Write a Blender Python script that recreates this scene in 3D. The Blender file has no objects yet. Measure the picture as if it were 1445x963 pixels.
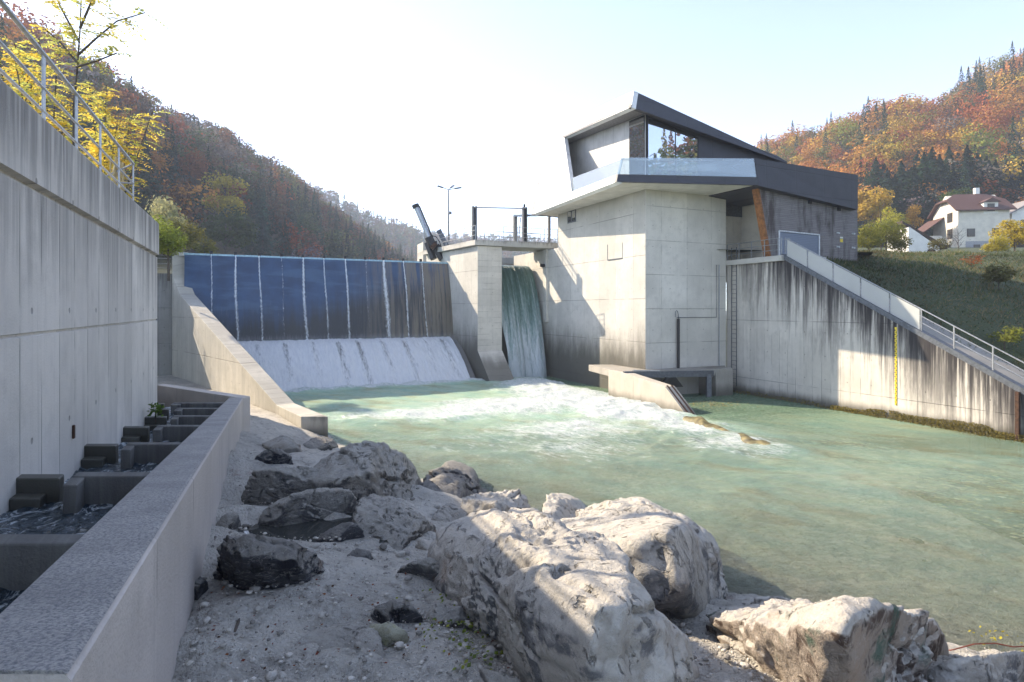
import bpy, bmesh, math, random
import numpy as np
from mathutils import Vector, Matrix
random.seed(7); RNG = np.random.default_rng(11)
R = math.radians
sc = bpy.context.scene; COL = sc.collection

# ------------------------------------------------------------------ camera frame of the survey
H, FPX, CU, CV = 5.25, 850.0, 722.5, 436.0
def P(u, v, Y): return Vector(((u-CU)*Y/FPX, Y, H-(v-CV)*Y/FPX))
def G(u, v, z=0.0):
    Y = FPX*(H-z)/(v-CV); return P(u, v, Y)
def ray(u, v): return Vector(((u-CU)/FPX, 1.0, -(v-CV)/FPX))
def hit(u, v, p0, n):                       # where a line of sight meets a plane of the place
    d = ray(u, v); o = Vector((0, 0, H)); n = Vector(n)
    return o + d*((Vector(p0)-o).dot(n)/d.dot(n))
SUN = Vector((-.894, .447, .655)).normalized()
eR = Vector((.419, -.908, 0)); e1 = Vector((.908, .419, 0)); UP = Vector((0, 0, 1))

# ------------------------------------------------------------------ numpy noise
def _hash(ix, iy, iz, s):
    h = (ix.astype(np.int64)*374761393 + iy.astype(np.int64)*668265263 + iz.astype(np.int64)*2147483647 + s*974634777) & 0xffffffff
    h = ((h ^ (h >> 13))*1274126177) & 0xffffffff
    h = ((h ^ (h >> 16))*2246822519) & 0xffffffff
    return ((h ^ (h >> 15)) & 0xffffff)/16777215.0
def vnoise(p, s=0):
    p = np.asarray(p, float); i = np.floor(p); f = p-i; f = f*f*f*(f*(f*6-15)+10)
    x, y, z = i[:, 0], i[:, 1], i[:, 2]; r = 0
    for dx in (0, 1):
        wx = f[:, 0] if dx else 1-f[:, 0]
        for dy in (0, 1):
            wy = f[:, 1] if dy else 1-f[:, 1]
            for dz in (0, 1):
                wz = f[:, 2] if dz else 1-f[:, 2]
                r = r + wx*wy*wz*_hash(x+dx, y+dy, z+dz, s)
    return r*2-1
def fbm(p, oct=4, s=0, gain=.5, ridged=False):
    p = np.asarray(p, float); r = 0; a = 1; t = 0
    for k in range(oct):
        n = vnoise(p*(2.03**k)+k*17.3, s+k)
        if ridged: n = 1-2*np.abs(n)
        r = r+a*n; t += a; a *= gain
    return r/t

# ------------------------------------------------------------------ objects
def tag(o, label=None, cat=None, group=None, kind=None):
    if label: o['label'] = label
    if cat: o['category'] = cat
    if group: o['group'] = group
    if kind: o['kind'] = kind
    return o
def thing(name, label, cat, base=(0, 0, 0), group=None):
    o = bpy.data.objects.new(name, None); COL.objects.link(o); o.location = base
    o.empty_display_size = .2
    return tag(o, label, cat, group)
def world_of(o):
    w = Vector((0, 0, 0))
    while o is not None: w += o.location; o = o.parent
    return w
def mk(name, V, F, m, parent=None, smooth=False, bevel=0, base=None, attrs=None, angle=None):
    V = np.asarray([tuple(v) for v in V] if not isinstance(V, np.ndarray) else V, dtype=np.float32)
    off = np.array(world_of(parent) if parent is not None else (base if base is not None else V.min(0)*[.5, .5, 1]+V.max(0)*[.5, .5, 0]), dtype=np.float32)
    V = V-off
    me = bpy.data.meshes.new(name)
    if isinstance(F, np.ndarray):
        n, k = F.shape
        me.vertices.add(len(V)); me.vertices.foreach_set('co', V.ravel())
        me.loops.add(n*k); me.loops.foreach_set('vertex_index', F.astype(np.int32).ravel())
        me.polygons.add(n); me.polygons.foreach_set('loop_start', np.arange(0, n*k, k, dtype=np.int32))
        me.update(calc_edges=True)
    else:
        me.from_pydata(V.tolist(), [], F); me.update()
    if smooth: me.polygons.foreach_set('use_smooth', np.ones(len(me.polygons), bool))
    if attrs:
        for k, a in attrs.items():
            a = np.asarray(a, np.float32)
            if a.ndim == 1: me.attributes.new(k, 'FLOAT', 'POINT').data.foreach_set('value', a)
            else: me.attributes.new(k, 'FLOAT_COLOR', 'POINT').data.foreach_set('color', np.hstack([a, np.ones((len(a), 1), np.float32)]).ravel())
    if m is not None: me.materials.append(m)
    o = bpy.data.objects.new(name, me); COL.objects.link(o)
    if parent is not None: o.parent = parent
    else: o.location = off.tolist()
    if not isinstance(F, np.ndarray):
        bm = bmesh.new(); bm.from_mesh(me); bmesh.ops.recalc_face_normals(bm, faces=bm.faces); bm.to_mesh(me); bm.free()
    if bevel:
        b = o.modifiers.new('edge', 'BEVEL'); b.width = bevel; b.segments = 2; b.limit_method = 'ANGLE'; b.angle_limit = R(30)
    return o
class MB:
    def __init__(s): s.V = []; s.F = []
    def add(s, V, F):
        n = len(s.V); s.V += [Vector(v) for v in V]; s.F += [[i+n for i in f] for f in F]; return s
    def prism(s, poly, vec):
        n = len(poly); vec = Vector(vec); a = [Vector(p) for p in poly]
        return s.add(a+[p+vec for p in a], [list(range(n))[::-1], list(range(n, 2*n))]+[[i, (i+1) % n, (i+1) % n+n, i+n] for i in range(n)])
    def box(s, o, a, b, c):                 # corner and three edge vectors
        o, a, b, c = map(Vector, (o, a, b, c)); return s.prism([o, o+a, o+a+b, o+b], c)
    def tube(s, pts, r, n=8):
        pts = [Vector(p) for p in pts]; V = []; F = []
        rs = r if isinstance(r, (list, tuple)) else [r]*len(pts)
        for i, p in enumerate(pts):
            t = ((pts[min(i+1, len(pts)-1)]-pts[max(i-1, 0)])).normalized()
            a = t.cross(Vector((.31, .17, .93)) if abs(t.z) < .9 else Vector((1, .1, 0))).normalized(); b = t.cross(a)
            V += [p+(a*math.cos(k*2*math.pi/n)+b*math.sin(k*2*math.pi/n))*rs[i] for k in range(n)]
        for i in range(len(pts)-1):
            F += [[i*n+k, i*n+(k+1) % n, (i+1)*n+(k+1) % n, (i+1)*n+k] for k in range(n)]
        F += [list(range(n))[::-1], [(len(pts)-1)*n+k for k in range(n)]]
        return s.add(V, F)
    def bar(s, p, q, w, h, side=None):      # rectangular bar
        p, q = Vector(p), Vector(q); t = (q-p).normalized()
        a = (side if side is not None else (t.cross(UP) if abs(t.z) < .9 else Vector((1, 0, 0)))).normalized(); b = t.cross(a).normalized()
        o = p-a*w/2-b*h/2; return s.prism([o, o+a*w, o+a*w+b*h, o+b*h], q-p)
    def build(s, name, m, parent=None, **k): return mk(name, s.V, s.F, m, parent, **k)
def box(name, m, parent, o, a, b, c, **k): return MB().box(o, a, b, c).build(name, m, parent, **k)
def tube(name, m, parent, pts, r, n=8, **k): return MB().tube(pts, r, n).build(name, m, parent, smooth=k.pop('smooth', False), **k)
def bar(name, m, parent, p, q, w, h, side=None, **k): return MB().bar(p, q, w, h, side).build(name, m, parent, **k)
def prism(name, m, parent, poly, vec, **k): return MB().prism(poly, vec).build(name, m, parent, **k)
def grid(nx, ny):                            # quad faces of an nx*ny vertex grid (x fastest)
    i = np.arange((ny-1)*(nx-1)); y, x = divmod(i, nx-1); a = y*nx+x
    return np.stack([a, a+1, a+nx+1, a+nx], 1)

# ------------------------------------------------------------------ material nodes
class NT:
    def __init__(s, name):
        s.m = bpy.data.materials.new(name); s.m.use_nodes = True; s.t = s.m.node_tree
        s.t.nodes.clear(); s.out = s.t.nodes.new('ShaderNodeOutputMaterial')
    def n(s, typ, ins=None, **p):
        x = s.t.nodes.new('ShaderNode'+typ)
        for k, v in p.items(): setattr(x, k, v)
        for k, v in (ins or {}).items(): s.put(x.inputs[k], v)
        return x
    def put(s, i, v):
        if isinstance(v, bpy.types.NodeSocket): s.t.links.new(v, i)
        elif v is not None:
            if hasattr(i.default_value, '__len__') and not hasattr(v, '__len__'): v = (v, v, v)
            if hasattr(v, '__len__') and len(v) == 3 and i.type == 'RGBA': v = (*v, 1)
            i.default_value = v
    def pos(s): return s.n('NewGeometry').outputs['Position']
    def obj(s): return s.n('TexCoord').outputs['Object']
    def m_(s, op, a, b=None, c=None, clamp=False):
        x = s.n('Math', operation=op, use_clamp=clamp)
        for i, v in enumerate((a, b, c)):
            if v is not None: s.put(x.inputs[i], v)
        return x.outputs[0]
    def dot(s, a, v): return s.n('VectorMath', {0: a, 1: v}, operation='DOT_PRODUCT').outputs['Value']
    def vmul(s, a, v): return s.n('VectorMath', {0: a, 1: v}, operation='MULTIPLY').outputs[0]
    def vadd(s, a, v): return s.n('VectorMath', {0: a, 1: v}, operation='ADD').outputs[0]
    def xyz(s, x, y, z): return s.n('CombineXYZ', {0: x, 1: y, 2: z}).outputs[0]
    def sep(s, v): return s.n('SeparateXYZ', {0: v}).outputs
    def noise(s, v, scale, detail=5, rough=.55, dist=0): return s.n('TexNoise', {'Vector': v, 'Scale': scale, 'Detail': detail, 'Roughness': rough, 'Distortion': dist}).outputs['Fac']
    def vor(s, v, scale, feature='F1', out='Distance'): return s.n('TexVoronoi', {'Vector': v, 'Scale': scale}, feature=feature).outputs[out]
    def ss(s, x, a, b, lo=0., hi=1.):
        return s.n('MapRange', {0: x, 1: a, 2: b, 3: lo, 4: hi}, interpolation_type='SMOOTHSTEP').outputs[0]
    def mix(s, f, a, b, blend='MIX'):
        x = s.n('Mix', data_type='RGBA', blend_type=blend, clamp_factor=True)
        s.put(x.inputs[0], f); s.put(x.inputs[6], a); s.put(x.inputs[7], b); return x.outputs[2]
    def ramp(s, f, stops):
        x = s.n('ValToRGB'); s.put(x.inputs[0], f); e = x.color_ramp.elements
        while len(e) < len(stops): e.new(.5)
        for k, (p, c) in enumerate(stops): e[k].position = p; e[k].color = (*c, 1) if len(c) == 3 else c
        return x.outputs[0]
    def bump(s, h, dist=.02, strength=1., normal=None):
        return s.n('Bump', {'Height': h, 'Distance': dist, 'Strength': strength, **({'Normal': normal} if normal is not None else {})}).outputs[0]
    def bsdf(s, col, rough=.8, normal=None, metal=0, spec=.5, **k):
        ins = {'Base Color': col, 'Roughness': rough, 'Metallic': metal, 'Specular IOR Level': spec, **k}
        if normal is not None: ins['Normal'] = normal
        return s.n('BsdfPrincipled', ins).outputs[0]
    def mixs(s, f, a, b):
        x = s.n('MixShader'); s.put(x.inputs[0], f); s.put(x.inputs[1], a); s.put(x.inputs[2], b); return x.outputs[0]
    def done(s, sh): s.t.links.new(sh, s.out.inputs[0]); return s.m

def concrete(name, along=(1, 0), col=(.46, .44, .41), board=.55, hline=0., hoff=0., streak=.5, drip=None, wet=None, boards_h=False, rough_amp=1., ties=True, dark=(.05, .045, .045)):
    """board-marked cast concrete; drip = (a, b, length, amount) stains that run down from the edge z = a + b*s"""
    t = NT(name); p = t.pos(); s = t.dot(p, (along[0], along[1], 0)); z = t.sep(p)[2]
    v = t.xyz(s, 0., z)
    big = t.noise(p, .45, 6, .6); mid = t.noise(p, 2.3, 6, .65); fine = t.noise(p, 45., 4, .6)
    c = t.mix(t.ss(big, .3, .7), tuple(x*.86 for x in col), tuple(min(1, x*1.1) for x in col))
    c = t.mix(t.ss(mid, .45, .8), c, tuple(x*.84 for x in col))
    # tone differs from board to board
    bn = t.n('TexWhiteNoise', {'W': t.m_('FLOOR', t.m_('DIVIDE', z if boards_h else s, board))}, noise_dimensions='1D').outputs[0]
    c = t.mix(t.m_('MULTIPLY', bn, .30), c, tuple(x*.62 for x in col))
    st = t.noise(t.xyz(t.m_('MULTIPLY', s, 5.), 0., t.m_('MULTIPLY', z, .22)), 1., 6, .65)
    c = t.mix(t.m_('MULTIPLY', t.ss(st, .5, .78), streak), c, tuple(x*.35 for x in col))
    h = t.m_('MULTIPLY', fine, .35*rough_amp); h = t.m_('ADD', h, t.m_('MULTIPLY', mid, .6*rough_amp))
    # joints between boards and pours, partly filled
    q = t.m_('FRACT', t.m_('DIVIDE', z if boards_h else s, board)); q = t.m_('MINIMUM', q, t.m_('SUBTRACT', 1., q))
    ln = t.ss(q, .0, .016/board, 1., 0.); ln = t.m_('MULTIPLY', ln, t.ss(t.noise(p, 1.1, 3), .38, .6))
    if hline:
        q2 = t.m_('FRACT', t.m_('DIVIDE', t.m_('SUBTRACT', z, hoff), hline)); q2 = t.m_('MINIMUM', q2, t.m_('SUBTRACT', 1., q2))
        l2 = t.ss(q2, .0, .022/hline, 1., 0.); ln = t.m_('MAXIMUM', ln, t.m_('MULTIPLY', l2, t.ss(t.noise(p, .7, 3), .3, .5)))
    if ties:
        tx = t.m_('SUBTRACT', t.m_('FRACT', t.m_('DIVIDE', s, 1.3)), .5); tz = t.m_('SUBTRACT', t.m_('FRACT', t.m_('DIVIDE', t.m_('ADD', z, .4), 1.25)), .5)
        d = t.m_('SQRT', t.m_('ADD', t.m_('POWER', t.m_('MULTIPLY', tx, 1.3), 2.), t.m_('POWER', t.m_('MULTIPLY', tz, 1.25), 2.)))
        ln = t.m_('MAXIMUM', ln, t.ss(d, .022, .04, .8, 0.))
    c = t.mix(t.m_('MULTIPLY', ln, .75), c, tuple(x*.25 for x in col))
    h = t.m_('SUBTRACT', h, t.m_('MULTIPLY', ln, 1.2))
    for D in ([drip] if drip and not isinstance(drip, list) else drip or []):
        a, b, L, amt = D[:4]; fq = D[4] if len(D) > 4 else 3.2
        dist = t.m_('SUBTRACT', t.m_('ADD', a, t.m_('MULTIPLY', s, b)), z)
        dn = t.noise(t.xyz(t.m_('MULTIPLY', s, fq), 0., t.m_('MULTIPLY', z, .12)), 1., 7, .7)
        reach = t.m_('MULTIPLY', t.ss(dn, .3, .75), L)
        mk_ = t.m_('MULTIPLY', t.ss(t.m_('DIVIDE', dist, t.m_('ADD', reach, .05)), .05, 1.15, 1., 0.), t.ss(t.m_('ADD', dn, t.m_('MULTIPLY', t.m_('SUBTRACT', t.noise(t.xyz(t.m_('MULTIPLY', s, 11.), 0., t.m_('MULTIPLY', z, .3)), 1., 4), .5), .5)), .32, .58))
        mk_ = t.m_('MULTIPLY', mk_, t.ss(dist, -.02, .02))
        c = t.mix(t.m_('MULTIPLY', mk_, amt), c, dark)
    rough = .88
    if wet:
        z0, w, amt = wet
        wn = t.m_('ADD', z, t.m_('MULTIPLY', t.m_('SUBTRACT', t.noise(t.xyz(s, 0., t.m_('MULTIPLY', z, .25)), 1.3, 5, .7), .5), w*2.2))
        wk = t.ss(wn, z0-w, z0+w, 1., 0.)
        c = t.mix(t.m_('MULTIPLY', wk, amt), c, (.045, .042, .03)); rough = t.m_('SUBTRACT', .88, t.m_('MULTIPLY', wk, .35))
    return t.done(t.bsdf(c, rough, t.bump(h, .012), spec=.3))
def plain(name, col, rough=.6, metal=0, var=.25, scale=8., bump=.0, spec=.4):
    t = NT(name); p = t.pos(); n = t.noise(p, scale, 5, .6)
    c = t.mix(t.ss(n, .3, .75), tuple(min(1, x*(1+var)) for x in col), tuple(x*(1-var) for x in col))
    nm = t.bump(t.noise(p, scale*6, 4), bump) if bump else None
    return t.done(t.bsdf(c, rough, nm, metal, spec))

M = {}
M['galv'] = plain('galvanised steel', (.30, .31, .32), .45, .6, .2, 12)
M['rail_dark'] = plain('weathered steel', (.10, .11, .125), .5, .4)
M['black'] = plain('black steel', (.018, .018, .02), .45, .2)
M['rust'] = plain('rusty steel', (.06, .028, .016), .8, .1, .4)
M['chrome'] = plain('cylinder rod', (.30, .31, .33), .3, .8)
M['white_paint'] = plain('white render', (.74, .72, .67), .85, 0, .06, 1.5)
M['plinth'] = plain('grey plinth', (.30, .30, .31), .9)
M['dark_timber'] = plain('dark timber', (.05, .03, .022), .7)
M['orange_timber'] = plain('orange timber', (.24, .095, .032), .7, 0, .4, 5)
M['yellow'] = plain('yellow enamel', (.80, .58, .05), .5, 0, .1)
M['lamp_white'] = plain('pale lamp housing', (.55, .56, .57), .4)

# ------------------------------------------------------------------ world, sun, camera
w = bpy.data.worlds.new('World'); sc.world = w; w.use_nodes = True
bg = w.node_tree.nodes['Background']; sky = w.node_tree.nodes.new('ShaderNodeTexSky'); sky.sky_type = 'NISHITA'
sky.sun_disc = False; sky.sun_elevation = math.asin(SUN.z); sky.sun_rotation = math.atan2(SUN.x, SUN.y)
sky.air_density = .42; sky.dust_density = .25; sky.ozone_density = 1.0; sky.altitude = 400
hs_ = w.node_tree.nodes.new('ShaderNodeHueSaturation'); hs_.inputs['Saturation'].default_value = .9; w.node_tree.links.new(sky.outputs[0], hs_.inputs['Color']); w.node_tree.links.new(hs_.outputs[0], bg.inputs[0]); bg.inputs[1].default_value = .15
sl = bpy.data.lights.new('sun', 'SUN'); sl.energy = 2.0; sl.angle = R(.53); sl.color = (1, .93, .82)
so = bpy.data.objects.new('sun', sl); COL.objects.link(so); so.rotation_euler = SUN.to_track_quat('Z', 'Y').to_euler()
cd = bpy.data.cameras.new('camera'); cam = bpy.data.objects.new('camera', cd); COL.objects.link(cam)
cam.location = (0, 0, H); cam.rotation_euler = (R(90), 0, 0)
cd.sensor_width = 36; cd.lens = FPX/1445*36; cd.shift_y = -(481.5-CV)/1445; cd.clip_start = .05; cd.clip_end = 6000
sc.camera = cam
sc.view_settings.view_transform = 'Standard'; sc.view_settings.look = 'None'; sc.view_settings.exposure = 2.45
sc.view_settings.use_white_balance = True; sc.view_settings.white_balance_temperature = 7700; sc.view_settings.gamma = 1; sc.view_settings.use_curve_mapping = False
sc.cycles.use_denoising = True
try: sc.cycles.denoiser = 'OPENIMAGEDENOISE'
except Exception: pass
sc.cycles.max_bounces = 8; sc.cycles.diffuse_bounces = 4; sc.cycles.glossy_bounces = 3; sc.cycles.transmission_bounces = 6; sc.cycles.transparent_max_bounces = 16
sc.cycles.caustics_reflective = False; sc.cycles.caustics_refractive = False; sc.cycles.sample_clamp_indirect = 6
sc.cycles.use_adaptive_sampling = True; sc.cycles.adaptive_threshold = .015

# ================================================================== TERRAIN OF THE BANK AND RIVER BED
WL = np.array([(-16, 31), (-9.6, 26.6), (-7.2, 24.6), (-5.0, 20.6), (-2.9, 18.2), (-1.3, 17.4), (0, 16.3), (.95, 15.2), (2.1, 14.2), (3.0, 12.2), (4.0, 11.2), (5.2, 10.9), (6.6, 9.7), (7.8, 9.1), (10, 8.0), (14, 6.0), (24, 2.0), (40, -4)], float)
def shore(x, y):                             # distance to the waterline, positive on land
    p = np.stack([x, y], -1); best = np.full(x.shape, 1e9); sg = np.ones(x.shape)
    for a, b in zip(WL[:-1], WL[1:]):
        ab = b-a; t = np.clip(((p-a)@ab)/(ab@ab), 0, 1); q = a+t[..., None]*ab
        d = np.hypot(*(np.moveaxis(p-q, -1, 0))); cr = ab[0]*(p[..., 1]-a[1])-ab[1]*(p[..., 0]-a[0])
        u = d < best; best = np.where(u, d, best); sg = np.where(u, np.where(cr < 0, 1., -1.), sg)
    return best*sg
def bank0(x, y):
    d = shore(x, y)
    land = .40*d; land = np.where(land > 2.0, 2.0+.95*(1-np.exp(-(land-2.0)/.95)), land)
    return np.where(d > 0, land, -1.25*(1-np.exp(d*.30)))
def bank(x, y):
    x = np.asarray(x, float); y = np.asarray(y, float); b = bank0(x, y)
    p = np.stack([x, y, 0*x], -1).reshape(-1, 3)
    n = .16*fbm(p*.55, 3, 3)+.07*fbm(p*1.9, 3, 8)
    b = b+n.reshape(x.shape)*np.clip(.4+b*.4, .35, 1)
    return b-.22*np.exp(-(((x-PUD[0])/.95)**2+((y-PUD[1])/.42)**2)**2)
PUD = (0., -50.)
def bz(x, y): return float(bank(np.array([x]), np.array([y]))[0])
def gp(u, v, h=0.):                           # where the line of sight comes within h of the bank
    d = ray(u, v); Y = np.arange(1.5, 40, .02); X = d.x*Y; Z = H+d.z*Y
    k = np.argmax(Z <= bank0(X, Y)+h); return Vector((X[k], Y[k], Z[k]))

_q = gp(398, 736); PUD = (_q.x, _q.y); PUDZ = bz(_q.x, _q.y)+.09
WX = lambda Y: -1.489-.4147*(Y-2.2)           # right-hand top edge of the fish pass wall
WZ = lambda Y: 4.109-.0965*(Y-2.2)

# ground materials
t = NT('pale river silt and gravel'); p = t.pos()
a = t.noise(p, .9, 7, .65); b = t.noise(p, 6., 7, .7); pe = t.vor(p, 30.); pe2 = t.vor(p, 80.)
c = t.mix(t.ss(a, .3, .7), (.44, .41, .365), (.62, .575, .51))
c = t.mix(t.ss(b, .48, .72), c, (.25, .225, .195))
c = t.mix(t.m_('MULTIPLY', t.ss(t.vor(p, 22., out='Color'), .25, .9), .35), c, (.6, .58, .54))
c = t.mix(t.m_('MULTIPLY', t.ss(t.noise(p, .55, 4, .6), .60, .72), .5), c, (.20, .17, .12))
c = t.mix(t.m_('MULTIPLY', t.ss(t.noise(t.vadd(p, (7, 3, 1)), .8, 5, .7), .63, .72), .45), c, (.26, .14, .11))
hgt = t.m_('ADD', t.m_('MULTIPLY', b, 1.2), t.m_('ADD', t.m_('MULTIPLY', t.m_('SUBTRACT', 1., pe), .7), t.m_('MULTIPLY', t.m_('SUBTRACT', 1., pe2), .3)))
M['silt'] = t.done(t.bsdf(c, .95, t.bump(t.m_('ADD', hgt, t.m_('MULTIPLY', t.noise(p, 45., 5, .7), .6)), .05), spec=.2))
t = NT('river bed cobbles'); p = t.pos(); v = t.vmul(p, (1, 1, .3))
cc = t.vor(v, 2.9, out='Color'); dd = t.vor(v, 2.9); n = t.noise(p, .35, 5, .6)
c = t.ramp(t.sep(cc)[0], [(0, (.13, .12, .06)), (.45, (.40, .36, .20)), (.75, (.52, .48, .33)), (1, (.68, .64, .52))])
c = t.mix(t.m_('MULTIPLY', t.ss(n, .42, .65), .7), c, (.27, .22, .08)); c = t.mix(t.ss(dd, .25, .45), c, (.06, .06, .035))
M['bed'] = t.done(t.bsdf(c, .8, t.bump(dd, -.1)))

nx, ny = 330, 380
gx = np.linspace(-9.6, 14, nx); gy = np.linspace(1.0, 27.2, ny); X, Y = np.meshgrid(gx, gy)
Z = bank(X, Y); pp = np.stack([X, Y, 0*X], -1).reshape(-1, 3)
Z = Z+(.05*fbm(pp*4, 5, 21, .6)+.05*fbm(pp*2.3, 3, 22, .5, True)-.03+.02*np.clip(vnoise(pp*11, 5), 0, 1)).reshape(X.shape)
Z = np.where(X < WX(Y)-.2, -1.0, Z)
mk('riverbank', np.stack([X, Y, Z], -1).reshape(-1, 3), grid(nx, ny), M['silt'], smooth=True)['kind'] = 'structure'
nx, ny = 120, 110
gx = np.linspace(-24, 34, nx); gy = np.linspace(4, 52, ny); X, Y = np.meshgrid(gx, gy)
Z = np.minimum(bank0(X, Y), .0)-.12+.10*fbm(np.stack([X, Y, 0*X], -1).reshape(-1, 3)*.6, 4, 4).reshape(X.shape)
mk('river_bed', np.stack([X, Y, Z], -1).reshape(-1, 3), grid(nx, ny), M['bed'], smooth=True)['kind'] = 'structure'

# ================================================================== ROCKS
def rockmat(name, base, pale, dark, crust=.5, moss=None):
    t = NT(name); p = t.pos(); n1 = t.noise(p, 1.3, 7, .65, .4); n2 = t.noise(p, 7., 7, .7); n3 = t.noise(p, 34., 5, .65)
    vein = t.noise(t.vmul(p, (1, 1, 3)), 2.2, 6, .6, 1.2)
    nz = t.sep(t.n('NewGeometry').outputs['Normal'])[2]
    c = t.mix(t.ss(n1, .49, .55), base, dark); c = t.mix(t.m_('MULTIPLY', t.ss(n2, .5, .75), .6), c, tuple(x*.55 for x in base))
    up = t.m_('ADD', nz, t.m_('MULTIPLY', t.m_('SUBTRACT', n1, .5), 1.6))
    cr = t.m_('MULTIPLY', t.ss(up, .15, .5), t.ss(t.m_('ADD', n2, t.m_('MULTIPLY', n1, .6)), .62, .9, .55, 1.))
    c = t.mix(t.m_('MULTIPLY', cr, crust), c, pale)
    c = t.mix(t.m_('MULTIPLY', t.ss(t.m_('ABSOLUTE', t.m_('SUBTRACT', vein, .5)), .0, .012, 1., 0.), .35), c, (.55, .53, .5))
    c = t.mix(t.m_('MULTIPLY', t.ss(t.noise(t.vadd(p, (3, 9, 4)), .9, 5, .65), .62, .74), .55), c, (.34, .19, .11))
    if moss: c = t.mix(t.m_('MULTIPLY', t.ss(t.noise(t.vadd(p, (1, 5, 2)), 1.6, 5, .7), .56, .66), .8), c, moss)
    pit = t.ss(t.noise(t.vadd(p, (2, 2, 8)), 5.5, 4, .6, 1.5), .33, .40, 1., 0.); ck = t.ss(t.m_('ABSOLUTE', t.m_('SUBTRACT', t.noise(t.vmul(p, (1, 1, 1.6)), 1.5, 8, .62, .8), .5)), .0, .010, 1., 0.)
    ck = t.m_('MULTIPLY', ck, t.ss(t.noise(p, .8, 3), .52, .66)); c = t.mix(t.m_('MULTIPLY', t.m_('MAXIMUM', pit, t.m_('MULTIPLY', ck, .55)), .5), c, tuple(x*.22 for x in base))
    h = t.m_('SUBTRACT', t.m_('ADD', t.m_('MULTIPLY', n2, 1.2), t.m_('MULTIPLY', n3, .5)), t.m_('MAXIMUM', pit, ck))
    return t.done(t.bsdf(c, .88, t.bump(h, .05), spec=.25))
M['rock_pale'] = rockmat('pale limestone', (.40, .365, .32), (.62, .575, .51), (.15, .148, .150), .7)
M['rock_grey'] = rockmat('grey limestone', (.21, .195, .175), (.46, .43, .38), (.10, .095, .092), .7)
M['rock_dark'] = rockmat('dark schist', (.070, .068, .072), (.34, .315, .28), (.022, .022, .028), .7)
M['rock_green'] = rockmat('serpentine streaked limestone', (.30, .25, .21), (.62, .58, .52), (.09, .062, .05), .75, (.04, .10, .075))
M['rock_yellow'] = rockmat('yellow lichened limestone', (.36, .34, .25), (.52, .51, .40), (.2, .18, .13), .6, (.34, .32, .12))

def ico(sub):
    bm = bmesh.new(); bmesh.ops.create_icosphere(bm, subdivisions=sub, radius=1)
    V = np.array([v.co[:] for v in bm.verts]); F = np.array([[v.index for v in f.verts] for f in bm.faces]); bm.free(); return V, F
ICO = {k: ico(k) for k in (3, 4, 5, 6, 7)}
def hull_planes(pts):
    bm = bmesh.new()
    for q in pts: bm.verts.new(q)
    r = bmesh.ops.convex_hull(bm, input=bm.verts[:])
    bmesh.ops.recalc_face_normals(bm, faces=bm.faces); out = [(np.array(f.normal[:]), np.array(f.verts[0].co[:])) for f in bm.faces if f.calc_area() > 1e-7]
    bm.free(); return out
def rock_shape(hulls, sub, seed, rough=.05, chop=3, soft=90, ridge=1., cuts=10):
    """union of convex blocks that share a centre, weathered"""
    allp = np.concatenate([np.array([tuple(q) for q in h]) for h in hulls]); c = np.mean([np.mean(np.array([tuple(q) for q in h]), 0) for h in hulls], 0)
    D, F = ICO[sub]; allp = c+(allp-c)*[1.08, 1.08, 1.]; hulls = [[Vector((c+(np.array(tuple(q))-c)*[1.08, 1.08, 1.]).tolist()) for q in h] for h in hulls]; size = float(np.mean(np.ptp(allp, 0))); r = None; rg = np.random.default_rng(seed)
    for h in hulls:
        pl = hull_planes(h); inv = 0
        ext = [(n, float(n @ (q-c))) for n, q in pl]
        ext = [(n, max(d, .08*size)) for n, d in ext]
        for k in range(chop+(4 if cuts > 5 else 0)):
            n = rg.normal(size=3); n[2] = abs(n[2])*.8; n /= np.linalg.norm(n)
            dm = max(float(n @ (np.array(tuple(q))-c)) for q in h); ext.append((n, max((.76 if k < chop else rg.uniform(.80, .93))*dm, .1*size)))
        for k, (n, d) in enumerate(ext):
            cs = D @ n; wob = 1+.05*vnoise(D*2.6+seed*3.1+k*5.7, k)+.02*vnoise(D*7+seed+k*2.7, k+50)
            ri = np.where(cs > 1e-3, d*wob/np.maximum(cs, 1e-3), 1e6); inv = inv+(size/ri)**soft
        rh = size*inv**(-1/soft); r = rh if r is None else np.maximum(r, rh)
    V0 = D*r[:, None]                        # fractures: many small plane cuts
    for k in range(60):
        n = rg.normal(size=3); n[2] = n[2]*.8+.15; n /= np.linalg.norm(n); d = float((V0 @ n).max())*(rg.uniform(.80, .90) if k < cuts else rg.uniform(.92, .985)); cs = D @ n
        r = np.where(cs > .05, np.minimum(r, d*(1+.015*vnoise(D*6+k, k))/np.maximum(cs, .05)), r)
    V = c+D*r[:, None]
    f = size*rough*1.25
    q = V/size
    disp = f*(.22*fbm(q*3.2+seed, 3, seed, .5)+ridge*.30*fbm(q*3.6+seed*2, 6, seed+9, .62, True)-.12*ridge)
    wq = q*3.4+.25*np.stack([fbm(q*3, 2, seed+k) for k in range(3)], 1); step = fbm(wq, 2, seed+13); step = np.floor(step*5)/5+np.clip((step*5 % 1-.8)*5, 0, 1)/5   # broken ledges
    disp += f*.8*step
    st = np.abs(((q @ np.array([.35, .25, .9]))*7+.6*fbm(q*2.5, 3, seed+4)) % 1-.5)       # bedding cracks
    disp -= f*.5*np.clip(.06-st, 0, 1)/.06*(fbm(q*4, 2, seed+21) > -.1)
    disp += f*.30*fbm(q*13, 4, seed+2, .6, True)+f*.18*fbm(q*38, 2, seed+6)
    return V+D*disp[:, None], F
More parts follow.
